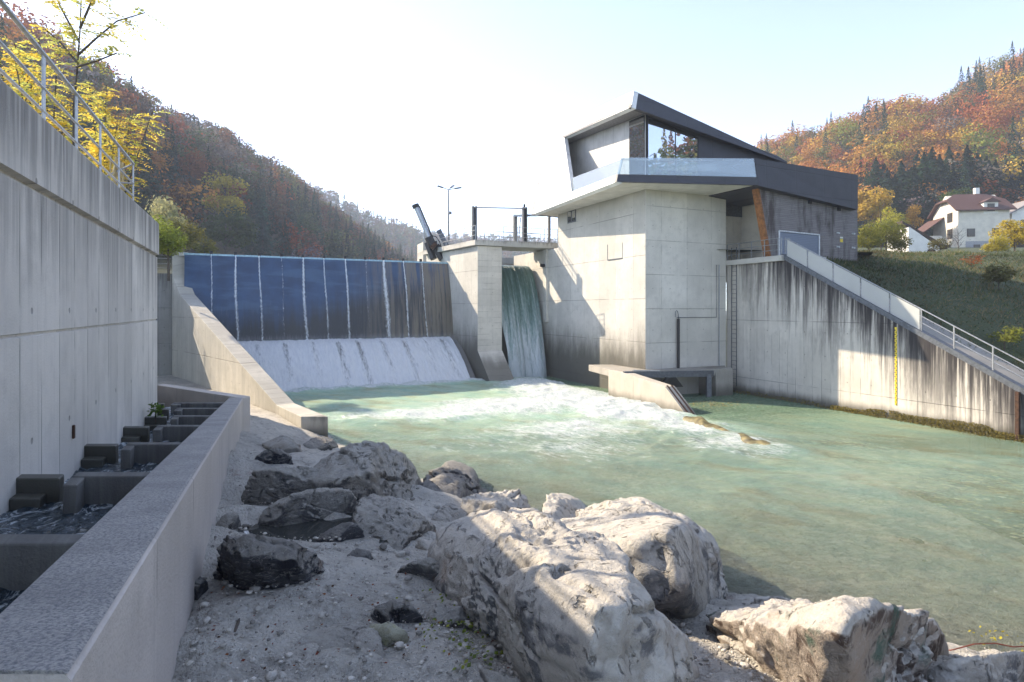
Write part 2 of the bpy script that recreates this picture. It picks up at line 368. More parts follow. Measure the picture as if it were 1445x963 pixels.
def boulder(label, hulls, mat, sub=6, seed=1, rough=.05, chop=2, back=.6, name='boulder', cat='boulder', soft=90, ridge=1., cuts=10, group='boulders on the river bank'):
    """each hull: (u, v, height above the bank) of what is seen; buried and rear points are added"""
    H3 = []
    for h in hulls:
        pts = []
        for u, v, k in h:
            q = gp(u, v, k); pts.append(q)
            if k > .12: pts.append(Vector((q.x+.25*back, q.y+back, bz(q.x+.25*back, q.y+back)-.25)))
            else: pts.append(q-Vector((0, -.05, .35)))
        H3.append(pts)
    V, F = rock_shape(H3, sub, seed, rough, chop, soft, ridge, cuts)
    o = mk(name, V, F, M[mat], smooth=True); return tag(o, label, cat, group)

B = boulder
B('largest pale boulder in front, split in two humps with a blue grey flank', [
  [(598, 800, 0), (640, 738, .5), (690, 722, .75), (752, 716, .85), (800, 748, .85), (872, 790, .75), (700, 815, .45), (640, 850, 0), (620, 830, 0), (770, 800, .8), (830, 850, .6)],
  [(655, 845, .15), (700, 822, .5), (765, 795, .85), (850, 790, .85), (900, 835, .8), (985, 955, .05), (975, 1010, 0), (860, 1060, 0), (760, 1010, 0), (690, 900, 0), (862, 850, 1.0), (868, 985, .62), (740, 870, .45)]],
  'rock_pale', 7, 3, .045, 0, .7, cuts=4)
B('broad pale boulder with rusty patch at the water edge', [[(792, 742, .5), (850, 718, .75), (905, 708, .95), (945, 728, .95), (1000, 752, .8), (1022, 800, .45), (1028, 838, 0), (1000, 850, 0), (940, 822, 0), (860, 790, .2), (900, 760, .8), (960, 800, .5)]], 'rock_pale', 7, 5, .045, 0, 1.0, cuts=4)
B('tall pale boulder with brown and green right flank by the river', [[(1010, 878, 0), (1075, 858, .35), (1135, 836, .65), (1188, 818, 1.0), (1252, 830, .9), (1295, 858, .6), (1322, 900, .15), (1334, 930, 0), (1290, 958, 0), (1186, 890, .85), (1182, 955, .30), (1090, 940, 0), (1175, 985, 0), (1235, 985, 0)]], 'rock_green', 7, 8, .045, 0, .6, cuts=3)
B('flat pale rock under a red vine in the bottom corner', [[(1300, 945, .1), (1345, 922, .3), (1400, 916, .35), (1470, 916, .35), (1500, 960, .1), (1400, 985, 0), (1310, 985, 0)]], 'rock_pale', 6, 12, .04, 1, .5)
B('dark schist boulder with blue black broken face beside the wall', [[(288, 800, 0), (298, 765, .3), (330, 742, .6), (385, 738, .65), (425, 758, .5), (455, 795, .1), (430, 812, 0), (372, 830, 0), (310, 815, 0), (350, 752, .68), (400, 790, .4)]], 'rock_dark', 6, 14, .06, 4, .6)
B('long grey boulder slab nearest the wall below the far pier block', [[(330, 690, .1), (335, 655, .45), (372, 648, .5), (440, 655, .5), (468, 680, .3), (470, 700, 0), (400, 700, 0), (340, 700, 0)]], 'rock_grey', 6, 17, .05, 2, .7)
B('high grey boulder half in shadow beside the turbulent water', [[(420, 690, .2), (440, 650, .5), (480, 628, .75), (520, 625, .8), (560, 640, .6), (586, 662, .25), (580, 684, 0), (520, 700, 0), (450, 700, 0), (500, 660, .7)]], 'rock_grey', 6, 19, .06, 3, .9)
B('low whitish grey humped slab behind the puddle', [[(352, 722, 0), (400, 696, .3), (450, 688, .35), (500, 690, .35), (515, 712, .1), (470, 728, 0), (390, 730, 0)]], 'rock_grey', 6, 23, .03, 1, .5)
B('dark pointed wet rock under the square end of the pier wall', [[(420, 624, .1), (448, 613, .3), (474, 620, .25), (480, 632, 0), (440, 634, 0)]], 'rock_dark', 5, 29, .06, 2, .4)
B('dark low mossy rock between wall and long grey slab', [[(345, 648, .05), (372, 630, .3), (400, 632, .3), (412, 645, .1), (380, 655, 0)]], 'rock_dark', 5, 31, .06, 2, .4)
B('angular dark rock with lit left slope standing at the shore', [[(568, 690, 0), (600, 668, .4), (645, 650, .7), (668, 662, .6), (672, 684, .3), (660, 698, 0), (610, 700, 0), (640, 680, .4)]], 'rock_dark', 6, 37, .06, 2, .6)
B('small dark rock leaning on the angular shore rock', [[(664, 690, .05), (676, 674, .3), (694, 684, .2), (694, 694, 0), (676, 700, 0)]], 'rock_dark', 5, 41, .07, 2, .3)
B('pale blocky boulder with a brown cleft upslope of the biggest one', [[(632, 730, 0), (640, 700, .35), (690, 690, .5), (735, 690, .6), (756, 712, .4), (740, 740, .1), (660, 745, 0), (700, 712, .5)]], 'rock_pale', 6, 43, .06, 3, .6)
B('rounded white boulder between two larger ones at the shore', [[(756, 735, .1), (762, 700, .5), (790, 694, .6), (820, 706, .45), (834, 716, .3), (815, 750, 0), (775, 755, 0)]], 'rock_pale', 6, 47, .05, 2, .6)
B('slanting grey slab right of the puddle', [[(490, 745, 0), (508, 715, .3), (520, 690, .4), (560, 708, .35), (600, 730, .2), (615, 745, 0), (560, 770, 0), (510, 765, 0)]], 'rock_grey', 6, 53, .05, 2, .4)
B('dark wedge of rock behind the shaded hump of the big boulder', [[(548, 806, 0), (585, 786, .25), (612, 776, .35), (632, 800, .2), (640, 830, 0), (590, 815, 0)]], 'rock_grey', 6, 59, .05, 2, .4)
B('small yellowish stone propped on a dark one', [[(515, 888, .02), (522, 872, .2), (545, 870, .24), (568, 878, .2), (572, 898, 0), (548, 915, 0), (530, 908, 0)]], 'rock_yellow', 5, 61, .05, 3, .15)
B('purple grey stone behind the small yellowish stone', [[(512, 868, 0), (530, 848, .18), (560, 842, .22), (592, 850, .18), (590, 880, 0), (540, 885, 0)]], 'rock_dark', 5, 67, .05, 2, .25)
B('flat grey slab flush with the gravel in the shade', [[(395, 920, 0), (450, 880, .1), (500, 868, .13), (530, 890, .12), (545, 930, .05), (470, 945, 0)]], 'rock_grey', 6, 71, .03, 1, .2)
B('dark edged grey stone at the bottom beside the big boulder', [[(668, 960, 0), (690, 928, .25), (730, 940, .25), (760, 985, .1), (700, 1000, 0)]], 'rock_grey', 5, 73, .04, 1, .2)
B('reddish flat stone lying in the gravel by the dark boulder', [[(410, 858, 0), (440, 842, .06), (475, 842, .07), (485, 858, .03), (450, 868, 0)]], 'rock_yellow', 5, 79, .03, 1, .1)
B('small orange flat stone on the sunlit gravel', [[(1018, 866, 0), (1035, 858, .1), (1060, 858, .1), (1066, 866, .04), (1040, 873, 0)]], 'rock_yellow', 5, 83, .04, 1, .15)
B('pale rock peeping over the gravel crest at the shore', [[(1062, 850, .05), (1090, 840, .2), (1118, 842, .2), (1128, 856, .05), (1090, 864, 0)]], 'rock_pale', 5, 89, .05, 2, .3)
B('dark slab edge lying beside the puddle', [[(440, 752, 0), (470, 738, .15), (505, 734, .2), (512, 748, .08), (470, 760, 0)]], 'rock_dark', 5, 97, .05, 2, .2)
B('grey rock along the foot of the pier wall', [[(372, 628, .0), (390, 616, .25), (415, 622, .25), (420, 634, 0), (395, 638, 0)]], 'rock_grey', 5, 101, .06, 2, .4)
B('grey stone heap edge in the shade below the high boulder', [[(470, 700, 0), (505, 676, .3), (545, 684, .3), (552, 704, 0), (505, 712, 0)]], 'rock_grey', 5, 103, .06, 2, .3)

B('low grey slab between the wall and the pointed shore rock', [[(600, 742, 0), (612, 715, .2), (645, 706, .25), (668, 722, .15), (650, 748, 0)]], 'rock_grey', 5, 111, .05, 2, .3)
B('small dark stone just below the slanting grey slab', [[(478, 792, 0), (490, 772, .16), (520, 770, .18), (532, 786, .05), (505, 800, 0)]], 'rock_dark', 5, 113, .06, 2, .2)
B('pale stone right of the slanting grey slab, upslope of the big boulder', [[(585, 772, 0), (596, 750, .2), (622, 752, .2), (632, 770, .05), (608, 782, 0)]], 'rock_pale', 5, 117, .06, 2, .25)
B('dark stone wedged between the channel wall and the dark schist boulder', [[(262, 838, 0), (270, 808, .2), (288, 802, .22), (298, 826, .05), (280, 846, 0)]], 'rock_dark', 5, 119, .07, 2, .2)
B('grey stone at the foot of the channel wall above the schist boulder', [[(300, 742, 0), (308, 718, .22), (330, 712, .25), (340, 730, .08), (320, 746, 0)]], 'rock_grey', 5, 121, .06, 2, .25)
B('brown flat slab in the shade just left of the biggest boulder', [[(590, 872, 0), (605, 848, .12), (645, 846, .14), (660, 868, .05), (625, 884, 0)]], 'rock_grey', 5, 123, .04, 1, .2)
B('broad low grey rock filling the gap above the puddle', [[(455, 690, .05), (475, 664, .3), (515, 660, .32), (548, 676, .2), (540, 694, 0), (490, 700, 0)]], 'rock_grey', 6, 127, .05, 2, .4)
B('half buried pale stone near the bottom edge in the shade', [[(560, 948, 0), (575, 926, .1), (610, 924, .12), (622, 944, .03), (590, 960, 0)]], 'rock_grey', 5, 129, .05, 2, .15)

# loose stones and grit between the boulders
VV = []; FF = []; AA = []; nv = 0
for k in range(6500):
    u = RNG.uniform(180, 1445); v = RNG.uniform(640, 1010)**1.0
    d = ray(u, v); Yr = 0
    q = None
    Ys = np.arange(3, 26, .25); zz = H+d.z*Ys; b = bank0(d.x*Ys, Ys); kk = np.argmax(zz <= b)
    if zz[kk] > b[kk]: continue
    yy = Ys[kk]-RNG.uniform(0, .25); xx = d.x*yy
    if xx < WX(yy)+.05 or b[kk] < .03: continue
    r = .005+.016*RNG.random()**4+(.04*RNG.random()**2 if RNG.random() < .05 else 0)
    Dv, Df = ICO[3] if r > .05 else (ICO[3][0], ICO[3][1])
    if 'SM' not in globals():
        bm = bmesh.new(); bmesh.ops.create_icosphere(bm, subdivisions=2, radius=1); SM = (np.array([x.co[:] for x in bm.verts]), np.array([[x.index for x in f.verts] for f in bm.faces])); bm.free()
    S = SM[0]*(1+.25*vnoise(SM[0]*1.7+k, 3)[:, None])*np.array([RNG.uniform(.8, 1.5), RNG.uniform(.8, 1.4), RNG.uniform(.5, .9)])*r
    a = RNG.uniform(0, 6.28); S = S @ np.array([[math.cos(a), -math.sin(a), 0], [math.sin(a), math.cos(a), 0], [0, 0, 1]])
    VV.append(S+[xx, yy, 0]); FF.append(SM[1]+nv); nv += len(S); g = RNG.uniform(.16, .55); AA.append(np.tile([g*1.08, g, g*.89], (len(S), 1)))
VV = np.concatenate(VV); cen = VV.reshape(-1, len(SM[0]), 3).mean(1); zb = bank(cen[:, 0], cen[:, 1]); VV[:, 2] += np.repeat(zb+.02, len(SM[0]))
t = NT('loose stones'); at = t.n('Attribute', attribute_name='tint').outputs['Color']; M['stones'] = t.done(t.bsdf(at, .9, t.bump(t.noise(t.pos(), 60., 4), .01), spec=.25))
mk('gravel', VV, np.concatenate(FF), M['stones'], smooth=True, attrs={'tint': np.concatenate(AA)})['kind'] = 'stuff'

# ================================================================== LEFT RETAINING WALL AND ITS RAIL
E = Vector((-7.95, 13.5, 0)); dW = Vector((-.397, .918, 0)); nW = Vector((.918, .397, 0))   # dW away from the camera, nW towards the river
zt = 7.15
M['c_left'] = concrete('grey board marked concrete', (-.397, .918), (.70, .66, .605), .62, streak=.42, drip=[(7.15, 0, 1.6, .62), (6.4, 0, 1.8, .35)], wet=(2.4, .35, .8), dark=(.075, .072, .075))
prof = [(-.5, -1), (0, -1), (0, 4.985), (-.03, 4.995), (-.03, 5.015), (0, 5.025), (0, 6.40), (-.04, 6.415), (-.04, 6.445), (.035, 6.46), (.035, zt), (-.5, zt)]
o = prism('retaining_wall', M['c_left'], None, [E-dW*15.2+nW*a+UP*b for a, b in prof], dW*15.2)
tag(o, 'high grey board marked concrete wall beside the fish pass, rail on top', 'wall')
T1 = Vector((-17.2, 28.0, 0)); o = prism('retaining_wall', M['c_left'], None, [E-nW*.5-dW*.4+UP*-1, E-nW*.03-dW*.03+UP*-1, T1+UP*-1, T1+Vector((-.5, -.2, -1))], UP*8.1)
tag(o, 'concrete return wall behind the corner of the tall grey wall', 'wall')
t = NT('terrace grass soil'); p = t.pos(); n = t.noise(p, 1.5, 6, .65)
M['soil'] = t.done(t.bsdf(t.mix(t.ss(n, .35, .65), (.07, .085, .03), (.14, .11, .06)), .95, t.bump(t.noise(p, 9., 5), .06)))
o = mk('ground', [E-dW*16-nW*.45+UP*6.9, E-nW*.45-dW*.3+UP*6.9, T1+Vector((-.3, 0, 6.9)), Vector((-34, 36, 6.9)), Vector((-42, 32, 6.9)), Vector((-40, 0, 6.9))], [[0, 1, 2, 3, 4, 5]], M['soil']); o['kind'] = 'structure'
rl = thing('handrail', 'galvanised rail with flat posts on top of the tall left wall', 'handrail', E-nW*.22-dW*6+UP*zt)
hr = .90; b0 = E-nW*.16+UP*zt
for s in (12.9, 11.55, 10.2, 8.8, 7.42, 6.07, 4.72, 3.33, 1.95): MB().bar(b0-dW*s-UP*.05, b0-dW*s+UP*hr, .09, .016, dW).build('post', M['galv'], rl)
tube('top_rail', M['galv'], rl, [b0-dW*14+UP*hr, b0-dW*1.95+UP*hr], .026)
for k in (.30, .58): tube('rail', M['galv'], rl, [b0-dW*14+UP*hr*k*1.0, b0-dW*1.95+UP*hr*k], .018)
tube('end_brace', M['galv'], rl, [b0-dW*1.95+UP*hr, b0-dW*1.95-nW*.55+UP*(hr*.62)], .018)
tube('rail', M['galv'], rl, [b0-dW*1.95+UP*hr*.58, b0-dW*1.95-nW*2.2+UP*hr*.58], .018)
o = MB().box(E-dW*7.0+nW*.002+UP*3.72, nW*.025, dW*.05, UP*.16).build('iron_bracket', M['rust'], None, bevel=.008)
tag(o, 'small rusty iron stub sticking out of the tall left wall', 'bracket')

# ================================================================== FISH PASS
M['c_pass'] = concrete('rough grey concrete of the fish pass', (-.383, .924), (.58, .52, .475), 1.9, streak=.25, rough_amp=2.2, ties=False)
t = NT('washed concrete top'); p = t.pos(); f = t.noise(p, 70., 4, .7); c = t.mix(t.ss(t.noise(p, 2.2, 6, .65), .3, .7), (.40, .375, .35), (.56, .525, .49))
c = t.mix(t.ss(f, .35, .7), c, (.2, .2, .21)); M['c_top'] = t.done(t.bsdf(c, .9, t.bump(t.m_('ADD', f, t.noise(p, 14., 5)), .02), spec=.25))
fp = thing('channel_wall', 'long low concrete wall of the fish pass descending away from the viewer', 'wall', (WX(9), 9, 1.5))
st = [1.82, 18.0]; wd = .40
V = []
for Yk in st:
    xr, zr = WX(Yk), WZ(Yk); V += [(xr-wd, Yk, zr), (xr-.02, Yk, zr), (xr, Yk, zr-.02), (xr-.02, Yk, -.8), (xr-wd, Yk, -.8)]
n = 5; mk('wall_body', V, [list(range(5))[::-1], list(range(5, 10))]+[[i, (i+1) % 5, (i+1) % 5+5, i+5] for i in range(5)], M['c_pass'], fp)
V = []
for Yk in st:
    xr, zr = WX(Yk), WZ(Yk); V += [(xr-wd-.004, Yk, zr+.001), (xr-wd+.004, Yk, zr+.012), (xr-.03, Yk, zr+.012), (xr-.012, Yk, zr+.001)]
mk('top_surface', V, [[3, 2, 1, 0], [4, 5, 6, 7]]+[[i, (i+1) % 4, (i+1) % 4+4, i+4] for i in range(4)], M['c_top'], fp)
A_ = Vector((WX(18)-.05, 18.0, 0)); B_ = Vector((-12.3, 20.8, 0))
o = prism('channel_wall', M['c_pass'], None, [A_+UP*-.8, B_+UP*-.8, B_+UP*2.62, A_+UP*2.585], Vector((.12, .35, 0)), bevel=.015)
tag(o, 'short cross wall closing the far end of the fish pass', 'wall')
LW = lambda Y: E.x-.397*(13.5-Y)/.918*-1     # face of the tall wall at depth Y
LWx = lambda Y: E.x+.4325*(13.5-Y)
M['c_wet'] = concrete('wet dark concrete', (-.383, .924), (.14, .135, .12), .9, streak=.5, ties=False, wet=(9, .5, .55))
M['c_bafl'] = concrete('algae stained concrete', (.92, .38), (.17, .165, .155), 3., streak=.8, ties=False, drip=(9, 0, 20, .5), rough_amp=1.6)
bys = [3.34, 5.4, 7.6, 9.9, 11.9, 14.1, 16.2]
cr = Vector((.924, .383, 0)); al = Vector((-.383, .924, 0))
names = ['nearest baffle of the fish pass, cut by the picture edge', 'second fish pass baffle, broad pool of ripples before it', 'third fish pass baffle, between broad pool and mossy slots', 'fourth fish pass baffle, level with the tall weed on the wall', 'fifth fish pass baffle, just before the tall wall ends', 'sixth fish pass baffle, past the end of the tall wall', 'farthest fish pass baffle at the cross wall']
for i, by in enumerate(bys):
    zt_ = WZ(by)-.05; xl = LWx(by) if by < 13.4 else LWx(by)-.3*(by-13.4)-.2; xr = WX(by)-wd; wI = (xr-xl)
    t_ = thing('baffle_wall', names[i], 'baffle', (xl+wI*.5, by, zt_-.9), 'baffles across the fish pass')
    p0 = Vector((xl-.02, by, zt_-1.1)); wv = Vector((wI, .0, 0)); k1, k2 = .33, .43
    bv = .012
    box('side_block', M['c_wet'], t_, p0, wv*k1, al*.16, UP*1.08, bevel=bv)
    box('block_step', M['c_wet'], t_, p0+wv*.02-al*.18, wv*.22, al*.18, UP*.95, bevel=bv)
    box('cross_wall', M['c_bafl'], t_, p0+wv*k2+Vector((0, .0, 0)), wv*(1.02-k2), al*.16, UP*1.1, bevel=bv)
    box('nib', M['c_bafl'], t_, p0+wv*(k2-.01)-al*.26, wv*.10, al*.26, UP*1.09, bevel=bv)
# channel floor and its water
V = [(-4.0, .9, 2.6), (-.7, .9, 2.6), (WX(18)-.3, 18, .9), (-14, 20.5, .9), (-14, 14.5, .9), (LWx(13.4)-.2, 13.4, 1.4)]
o = mk('channel_floor', V, [list(range(6))], M['c_wet']); o['kind'] = 'structure'
t = NT('dark rippling water'); p = t.pos(); n = t.noise(p, 3.5, 5, .6, .8); n2 = t.noise(p, 11., 4, .6, .5)
fo = t.ss(t.noise(t.vmul(p, (1, .7, 1)), 4.5, 7, .72, 1.6), .50, .66)
c = t.mix(fo, (.025, .04, .052), (.55, .60, .63))
M['pool'] = t.done(t.bsdf(c, t.m_('ADD', .06, t.m_('MULTIPLY', fo, .5)), t.bump(t.m_('ADD', n, t.m_('MULTIPLY', n2, .4)), .12)))
edges = [1.0]+bys+[18.2]
for i in range(len(edges)-1):
    y0, y1 = edges[i]+.16, edges[i+1]; nx, ny = 26, 40; ys = np.linspace(y0 if i else .9, y1+.02, ny); V = []
    for yy in ys:
        l = LWx(yy) if yy < 13.45 else -12.; r_ = WX(yy)-wd
        for xx in np.linspace(l-.02, r_+.02, nx): V.append((xx, yy, 0))
    V = np.array(V); lev = WZ(edges[i+1])-.05-.24
    V[:, 2] = lev+.03*fbm(V*[3, 3, 1], 4, 31)+.03*fbm(V*[9, 9, 1], 2, 32)
    mk('channel_water', V, grid(nx, ny), M['pool'], smooth=True)['kind'] = 'structure'
# little falls through the slots
t = NT('aerated white water'); p = t.pos(); n = t.noise(t.vmul(p, (9, 9, 1.6)), 1.6, 7, .75, .4); n2 = t.noise(p, 16., 5, .7)
c = t.mix(t.ss(n, .35, .65), (.48, .55, .60), (.86, .88, .90))
sh = t.mixs(.35, t.bsdf(c, .55, t.bump(t.m_('ADD', n, n2), .08)), t.n('BsdfTranslucent', {'Color': (.8, .85, .9)}).outputs[0])
M['white_water'] = t.done(t.mixs(t.ss(t.m_('ADD', n, t.m_('MULTIPLY', n2, .4)), .42, .60), t.n('BsdfTransparent').outputs[0], sh))
slot = ['white trickle falling through the slot of the second baffle', 'white trickle falling through the slot of the third baffle', 'white trickle falling through the slot of the fourth baffle', 'white trickle falling through the slot of the fifth baffle']
for i in (1, 2, 3, 4):
    by = bys[i]; xl = LWx(by); wI = WX(by)-wd-xl; ztp = WZ(by)-.29; V = []
    for k in range(14):
        f = k/13
        for j in range(8): V.append((xl+wI*(.34+.08*j/7), by+.20-.42*f+.0*j, ztp+.20*(1-f)**2-.10*f+.01*math.sin(j*2+k)))
    o = mk('small_waterfall', np.array(V), grid(8, 14), M['white_water'], smooth=True); tag(o, slot[i-1], 'waterfall', 'trickles in the fish pass')

# ================================================================== WEIR: TRAINING WALL, BACK WALL, GATE, RAMP, PIER
M['c_tri'] = concrete('warm board marked concrete', (-.66, .75), (.47, .44, .385), .5, hline=2.2, hoff=.3, streak=.3, drip=[(-8.2, .405, .6, .5)], wet=(.5, .3, .7))
stn = [((-23.1, 40.95), (-22.3, 41.5), 9.15), ((-22.72, 40.30), (-22.0, 40.80), 7.5), ((-21.8, 39.5), (-21.1, 40.1), 6.2), ((-10.4, 26.6), (-9.8, 27.15), 1.0), ((-8.32, 23.76), (-7.25, 23.76), 1.0)]
V = []
for l, r_, z in stn: V += [(*l, z), (*r_, z), (*r_, -1.5), (*l, -1.5)]
F = [[0, 3, 2, 1], [16, 17, 18, 19]]
for k in range(4): F += [[k*4+i, k*4+(i+1) % 4, k*4+4+(i+1) % 4, k*4+4+i] for i in range(4)]
tag(mk('training_wall', V, F, M['c_tri'], bevel=.03), 'sloping sunlit concrete wall falling from the blue gate to a square end block', 'wall')
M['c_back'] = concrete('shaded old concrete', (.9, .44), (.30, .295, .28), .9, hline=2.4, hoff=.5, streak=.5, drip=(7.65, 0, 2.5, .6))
q0, q1 = Vector((-23.1, 41.0, -1)), Vector((-40, 29.6, -1))
tag(prism('retaining_wall', M['c_back'], None, [q0, q1, q1+UP*8.65, q0+UP*8.65], Vector((-.25, .55, 0)), bevel=.02), 'shaded concrete wall behind the fish pass with a thin rail on top', 'wall')
r2 = thing('handrail', 'thin steel rail under the shrubs on the shaded back wall', 'handrail', q0+UP*8.65)
dq = (q1-q0).normalized()
for k in range(8): bar('post', M['galv'], r2, q0+UP*8.6+dq*(.2+k*1.6), q0+UP*9.7+dq*(.2+k*1.6), .05, .05)
for h in (9.65, 9.3, 9.0): tube('rail', M['galv'], r2, [q0+UP*h+dq*.1, q0+UP*h+dq*11.6], .025)
o = mk('ground', [(-8.2, 18.3, .75), (-12.4, 20.9, .75), (-40, 30, .75), (-40, 34, .75), (-22.8, 41, .75), (-10, 27, .6), (-8.4, 24, .5)], [list(range(7))], M['silt']); o['kind'] = 'structure'

eP = Vector((.52, -.854, 0)); ePn = Vector((.854, .52, 0))        # pier axis (downstream) and its right
F1 = Vector((-2.54, 44.5, 0)); F2 = F1+e1*1.95
G1 = Vector((-5.2, 48.9, 8.99)); G0 = Vector((-22.3, 40.5, 8.99)); gd = (G1-G0).normalized(); gn = Vector((gd.y, -gd.x, 0))
t = NT('blue painted gate steel'); p = t.pos(); z = t.sep(p)[2]; s = t.dot(p, tuple(gd))
st_ = t.noise(t.xyz(t.m_('MULTIPLY', s, 2.2), 0., t.m_('MULTIPLY', z, .10)), 1., 7, .72); lo = t.noise(t.xyz(t.m_('MULTIPLY', s, .8), 0., t.m_('MULTIPLY', z, .9)), 1., 5, .6)
lvl = t.m_('ADD', z, t.m_('MULTIPLY', t.m_('SUBTRACT', st_, .5), 3.6))
lvl = t.m_('SUBTRACT', lvl, t.ss(s, 2., 15., 0., 2.4))
grime = t.ss(lvl, 3.4, 5.6, 1., 0.)
blue = t.mix(t.ss(lo, .3, .7), (.009, .034, .090), (.020, .062, .145))
blue = t.mix(t.ss(t.noise(t.xyz(t.m_('MULTIPLY', s, .25), 0., t.m_('MULTIPLY', z, 1.6)), 1., 4), .5, .62, 0., .5), blue, (.05, .11, .20))
c = t.mix(grime, blue, t.mix(lo, (.007, .011, .020), (.020, .021, .026)))
right = t.m_('MULTIPLY', t.ss(s, 8., 14.5), t.ss(st_, .42, .55)); c = t.mix(t.m_('MULTIPLY', right, .8), c, (.17, .14, .10))
tr_ = t.noise(t.xyz(t.m_('MULTIPLY', s, 13.), 0., t.m_('MULTIPLY', z, 1.1)), 1., 6, .75, .4)
c = t.mix(t.m_('MULTIPLY', t.ss(tr_, .58, .72), t.ss(z, 8.2, 3.5, .08, .5)), c, (.26, .29, .33))
c = t.mix(t.ss(t.m_('ADD', z, t.m_('MULTIPLY', tr_, 1.6)), 3.2, 4.3, .55, 0.), c, (.40, .43, .48))
M['gate'] = t.done(t.bsdf(c, .38, t.bump(st_, .03), spec=.5))
gt = thing('weir_gate', 'wide curved blue steel weir gate holding back the river', 'weir gate', (G0+G1)/2-UP*6.2)
nx, nz = 60, 26; V = []
def gface(a, z):                             # the face leans downstream towards its foot
    f = (8.99-z)/6.1; return G0+gd*a+gn*(1.05*f+.45*math.sin(min(f, 1)*math.pi)*.35)+UP*(z-8.99)
GL = (G1-G0).length
for k in range(nz):
    z = 8.99-6.15*k/(nz-1)
    for i in range(nx): V.append(gface(.25+(GL-.15)*i/(nx-1), z))
mk('gate_panel', np.array([tuple(v) for v in V]), grid(nx, nz)[:, ::-1], M['gate'], gt, smooth=True)
M['blue_edge'] = plain('pale wet crest', (.22, .36, .44), .25, .1)
MB().box(G0+gd*.2-UP*.12-gn*.55, gd*(GL-.1), gn*.58, UP*.15).build('crest', M['blue_edge'], gt, bevel=.03)
jets = [298, 332, 366, 397, 427, 457, 487, 515, 541, 569, 594]
def on_gate(u):
    h_ = hit(u, 365, G0, gn); return (h_-G0).dot(gd)
M['splash'] = M['white_water']
ordn = ['first', 'second', 'third', 'fourth', 'fifth', 'sixth', 'seventh', 'eighth', 'ninth', 'tenth', 'eleventh']
t = NT('thin falling water'); p = t.pos(); n = t.noise(t.vmul(p, (8, 8, 2.6)), 1.6, 8, .85, 1.2)
al_ = t.n('Attribute', attribute_name='dense').outputs['Fac']
M['jet'] = t.done(t.mixs(t.ss(t.m_('ADD', t.m_('SUBTRACT', t.m_('MULTIPLY', n, 1.9), .45), t.m_('MULTIPLY', t.m_('SUBTRACT', al_, .5), .9)), .42, .66), t.n('BsdfTransparent').outputs[0], t.mixs(.4, t.bsdf((.80, .84, .88), .4), t.n('BsdfTranslucent', {'Color': (.85, .9, .95)}).outputs[0])))
for i, u in enumerate(jets):
    a = on_gate(u); faint = i in (3, 7)
    if not faint or True:
        b = G0+gd*a
        MB().prism([b+gd*-.09+gn*.04+UP*.0, b+gd*.09+gn*.04, b+gd*.09+gn*.02+UP*.22, b-gd*.09+gn*.02+UP*.22], -gn*.22).build('flow_splitter', M['black'], gt, bevel=.01)
    V = []; Aq = []; nj, nk = 9, 90
    for k in range(nk):
        f = k/(nk-1); z = 9.0-6.0*f; wdt = (.06+.20*f**.8)*(.65, 1.15, .9, .7, 1.3, .85, 1.1, .6, 1.2, 1.0, .75)[i]
        if i == 8: wdt *= 1.7
        dr = .14*f*f+.03*math.sin(f*6+i*2)+.012*math.sin(k*1.7+i)
        for j in range(nj):
            e = j/(nj-1)*2-1; V.append(gface(a+dr+e*wdt, z)+gn*(.07+.06*f+.05*(1-e*e)*(1+.5*math.sin(k*.7+j)))); Aq.append((.84-.75*abs(e)**1.2-.26*f)*(.66 if faint else (.9, 1., .95, 1, 1.03, .93, 1, 1, 1.02, .97, .92)[i]))
    o = mk('water_jet', np.array([tuple(v) for v in V]), grid(nj, nk), M['jet'], smooth=True, attrs={'dense': Aq})
    tag(o, f'{ordn[i]} thin white water stream counted from the left of the blue gate' if not faint else f'{ordn[i]} and faint water stream counted from the left of the blue gate', 'waterfall', 'thin streams running down the blue gate')
# ramp under the gate and the white cascade on it
M['c_dark'] = concrete('dark wet weir concrete', tuple(gd)[:2], (.36, .34, .33), 1.2, streak=.6, ties=False, wet=(9, 1, .5))
FT = 4.6
def ramp_pt(a, f, lift=0.):
    z = 2.95-3.15*f**1.35; return G0+gd*a+gn*(1.15+FT*f)+UP*(z-8.99+lift)
prof = [(1.0, -1.5), (1.0, 2.95)]+[(1.15+FT*f, 2.93-3.15*f**1.35) for f in np.linspace(0, 1, 10)]+[(1.15+FT, -1.5)]
tag(prism('weir_sill', M['c_dark'], None, [G0+gd*1.5+gn*a+UP*(z-8.99) for a, z in prof], gd*(GL-1.3)), 'dark concrete ramp under the white cascade below the blue gate', 'weir')
t = NT('foaming cascade'); p = t.pos(); s = t.dot(p, tuple(gd)); z = t.sep(p)[2]
v = t.xyz(t.m_('MULTIPLY', s, 7.), t.dot(p, tuple(gn*.9)), t.m_('MULTIPLY', z, 1.1)); n = t.noise(v, 1.1, 8, .78, .5); n2 = t.noise(t.xyz(t.m_('MULTIPLY', s, 16.), 0., t.m_('MULTIPLY', z, 6.)), 1., 5, .75)
gap = t.n('Attribute', attribute_name='gap').outputs['Fac']
c = t.mix(t.ss(t.m_('ADD', n, t.m_('MULTIPLY', n2, .6)), .6, 1.0), (.76, .78, .82), (.96, .97, .98))
sh = t.mixs(.25, t.bsdf(c, .6, t.bump(t.m_('ADD', n, n2), .05)), t.n('BsdfTranslucent', {'Color': (.9, .93, .97)}).outputs[0])
al2 = t.ss(t.m_('SUBTRACT', t.m_('ADD', n, t.m_('MULTIPLY', n2, .5)), gap), .02, .55)
M['cascade'] = t.done(t.mixs(al2, t.n('BsdfTransparent').outputs[0], sh))
nx, nk = 420, 50; V = []; Aq = []
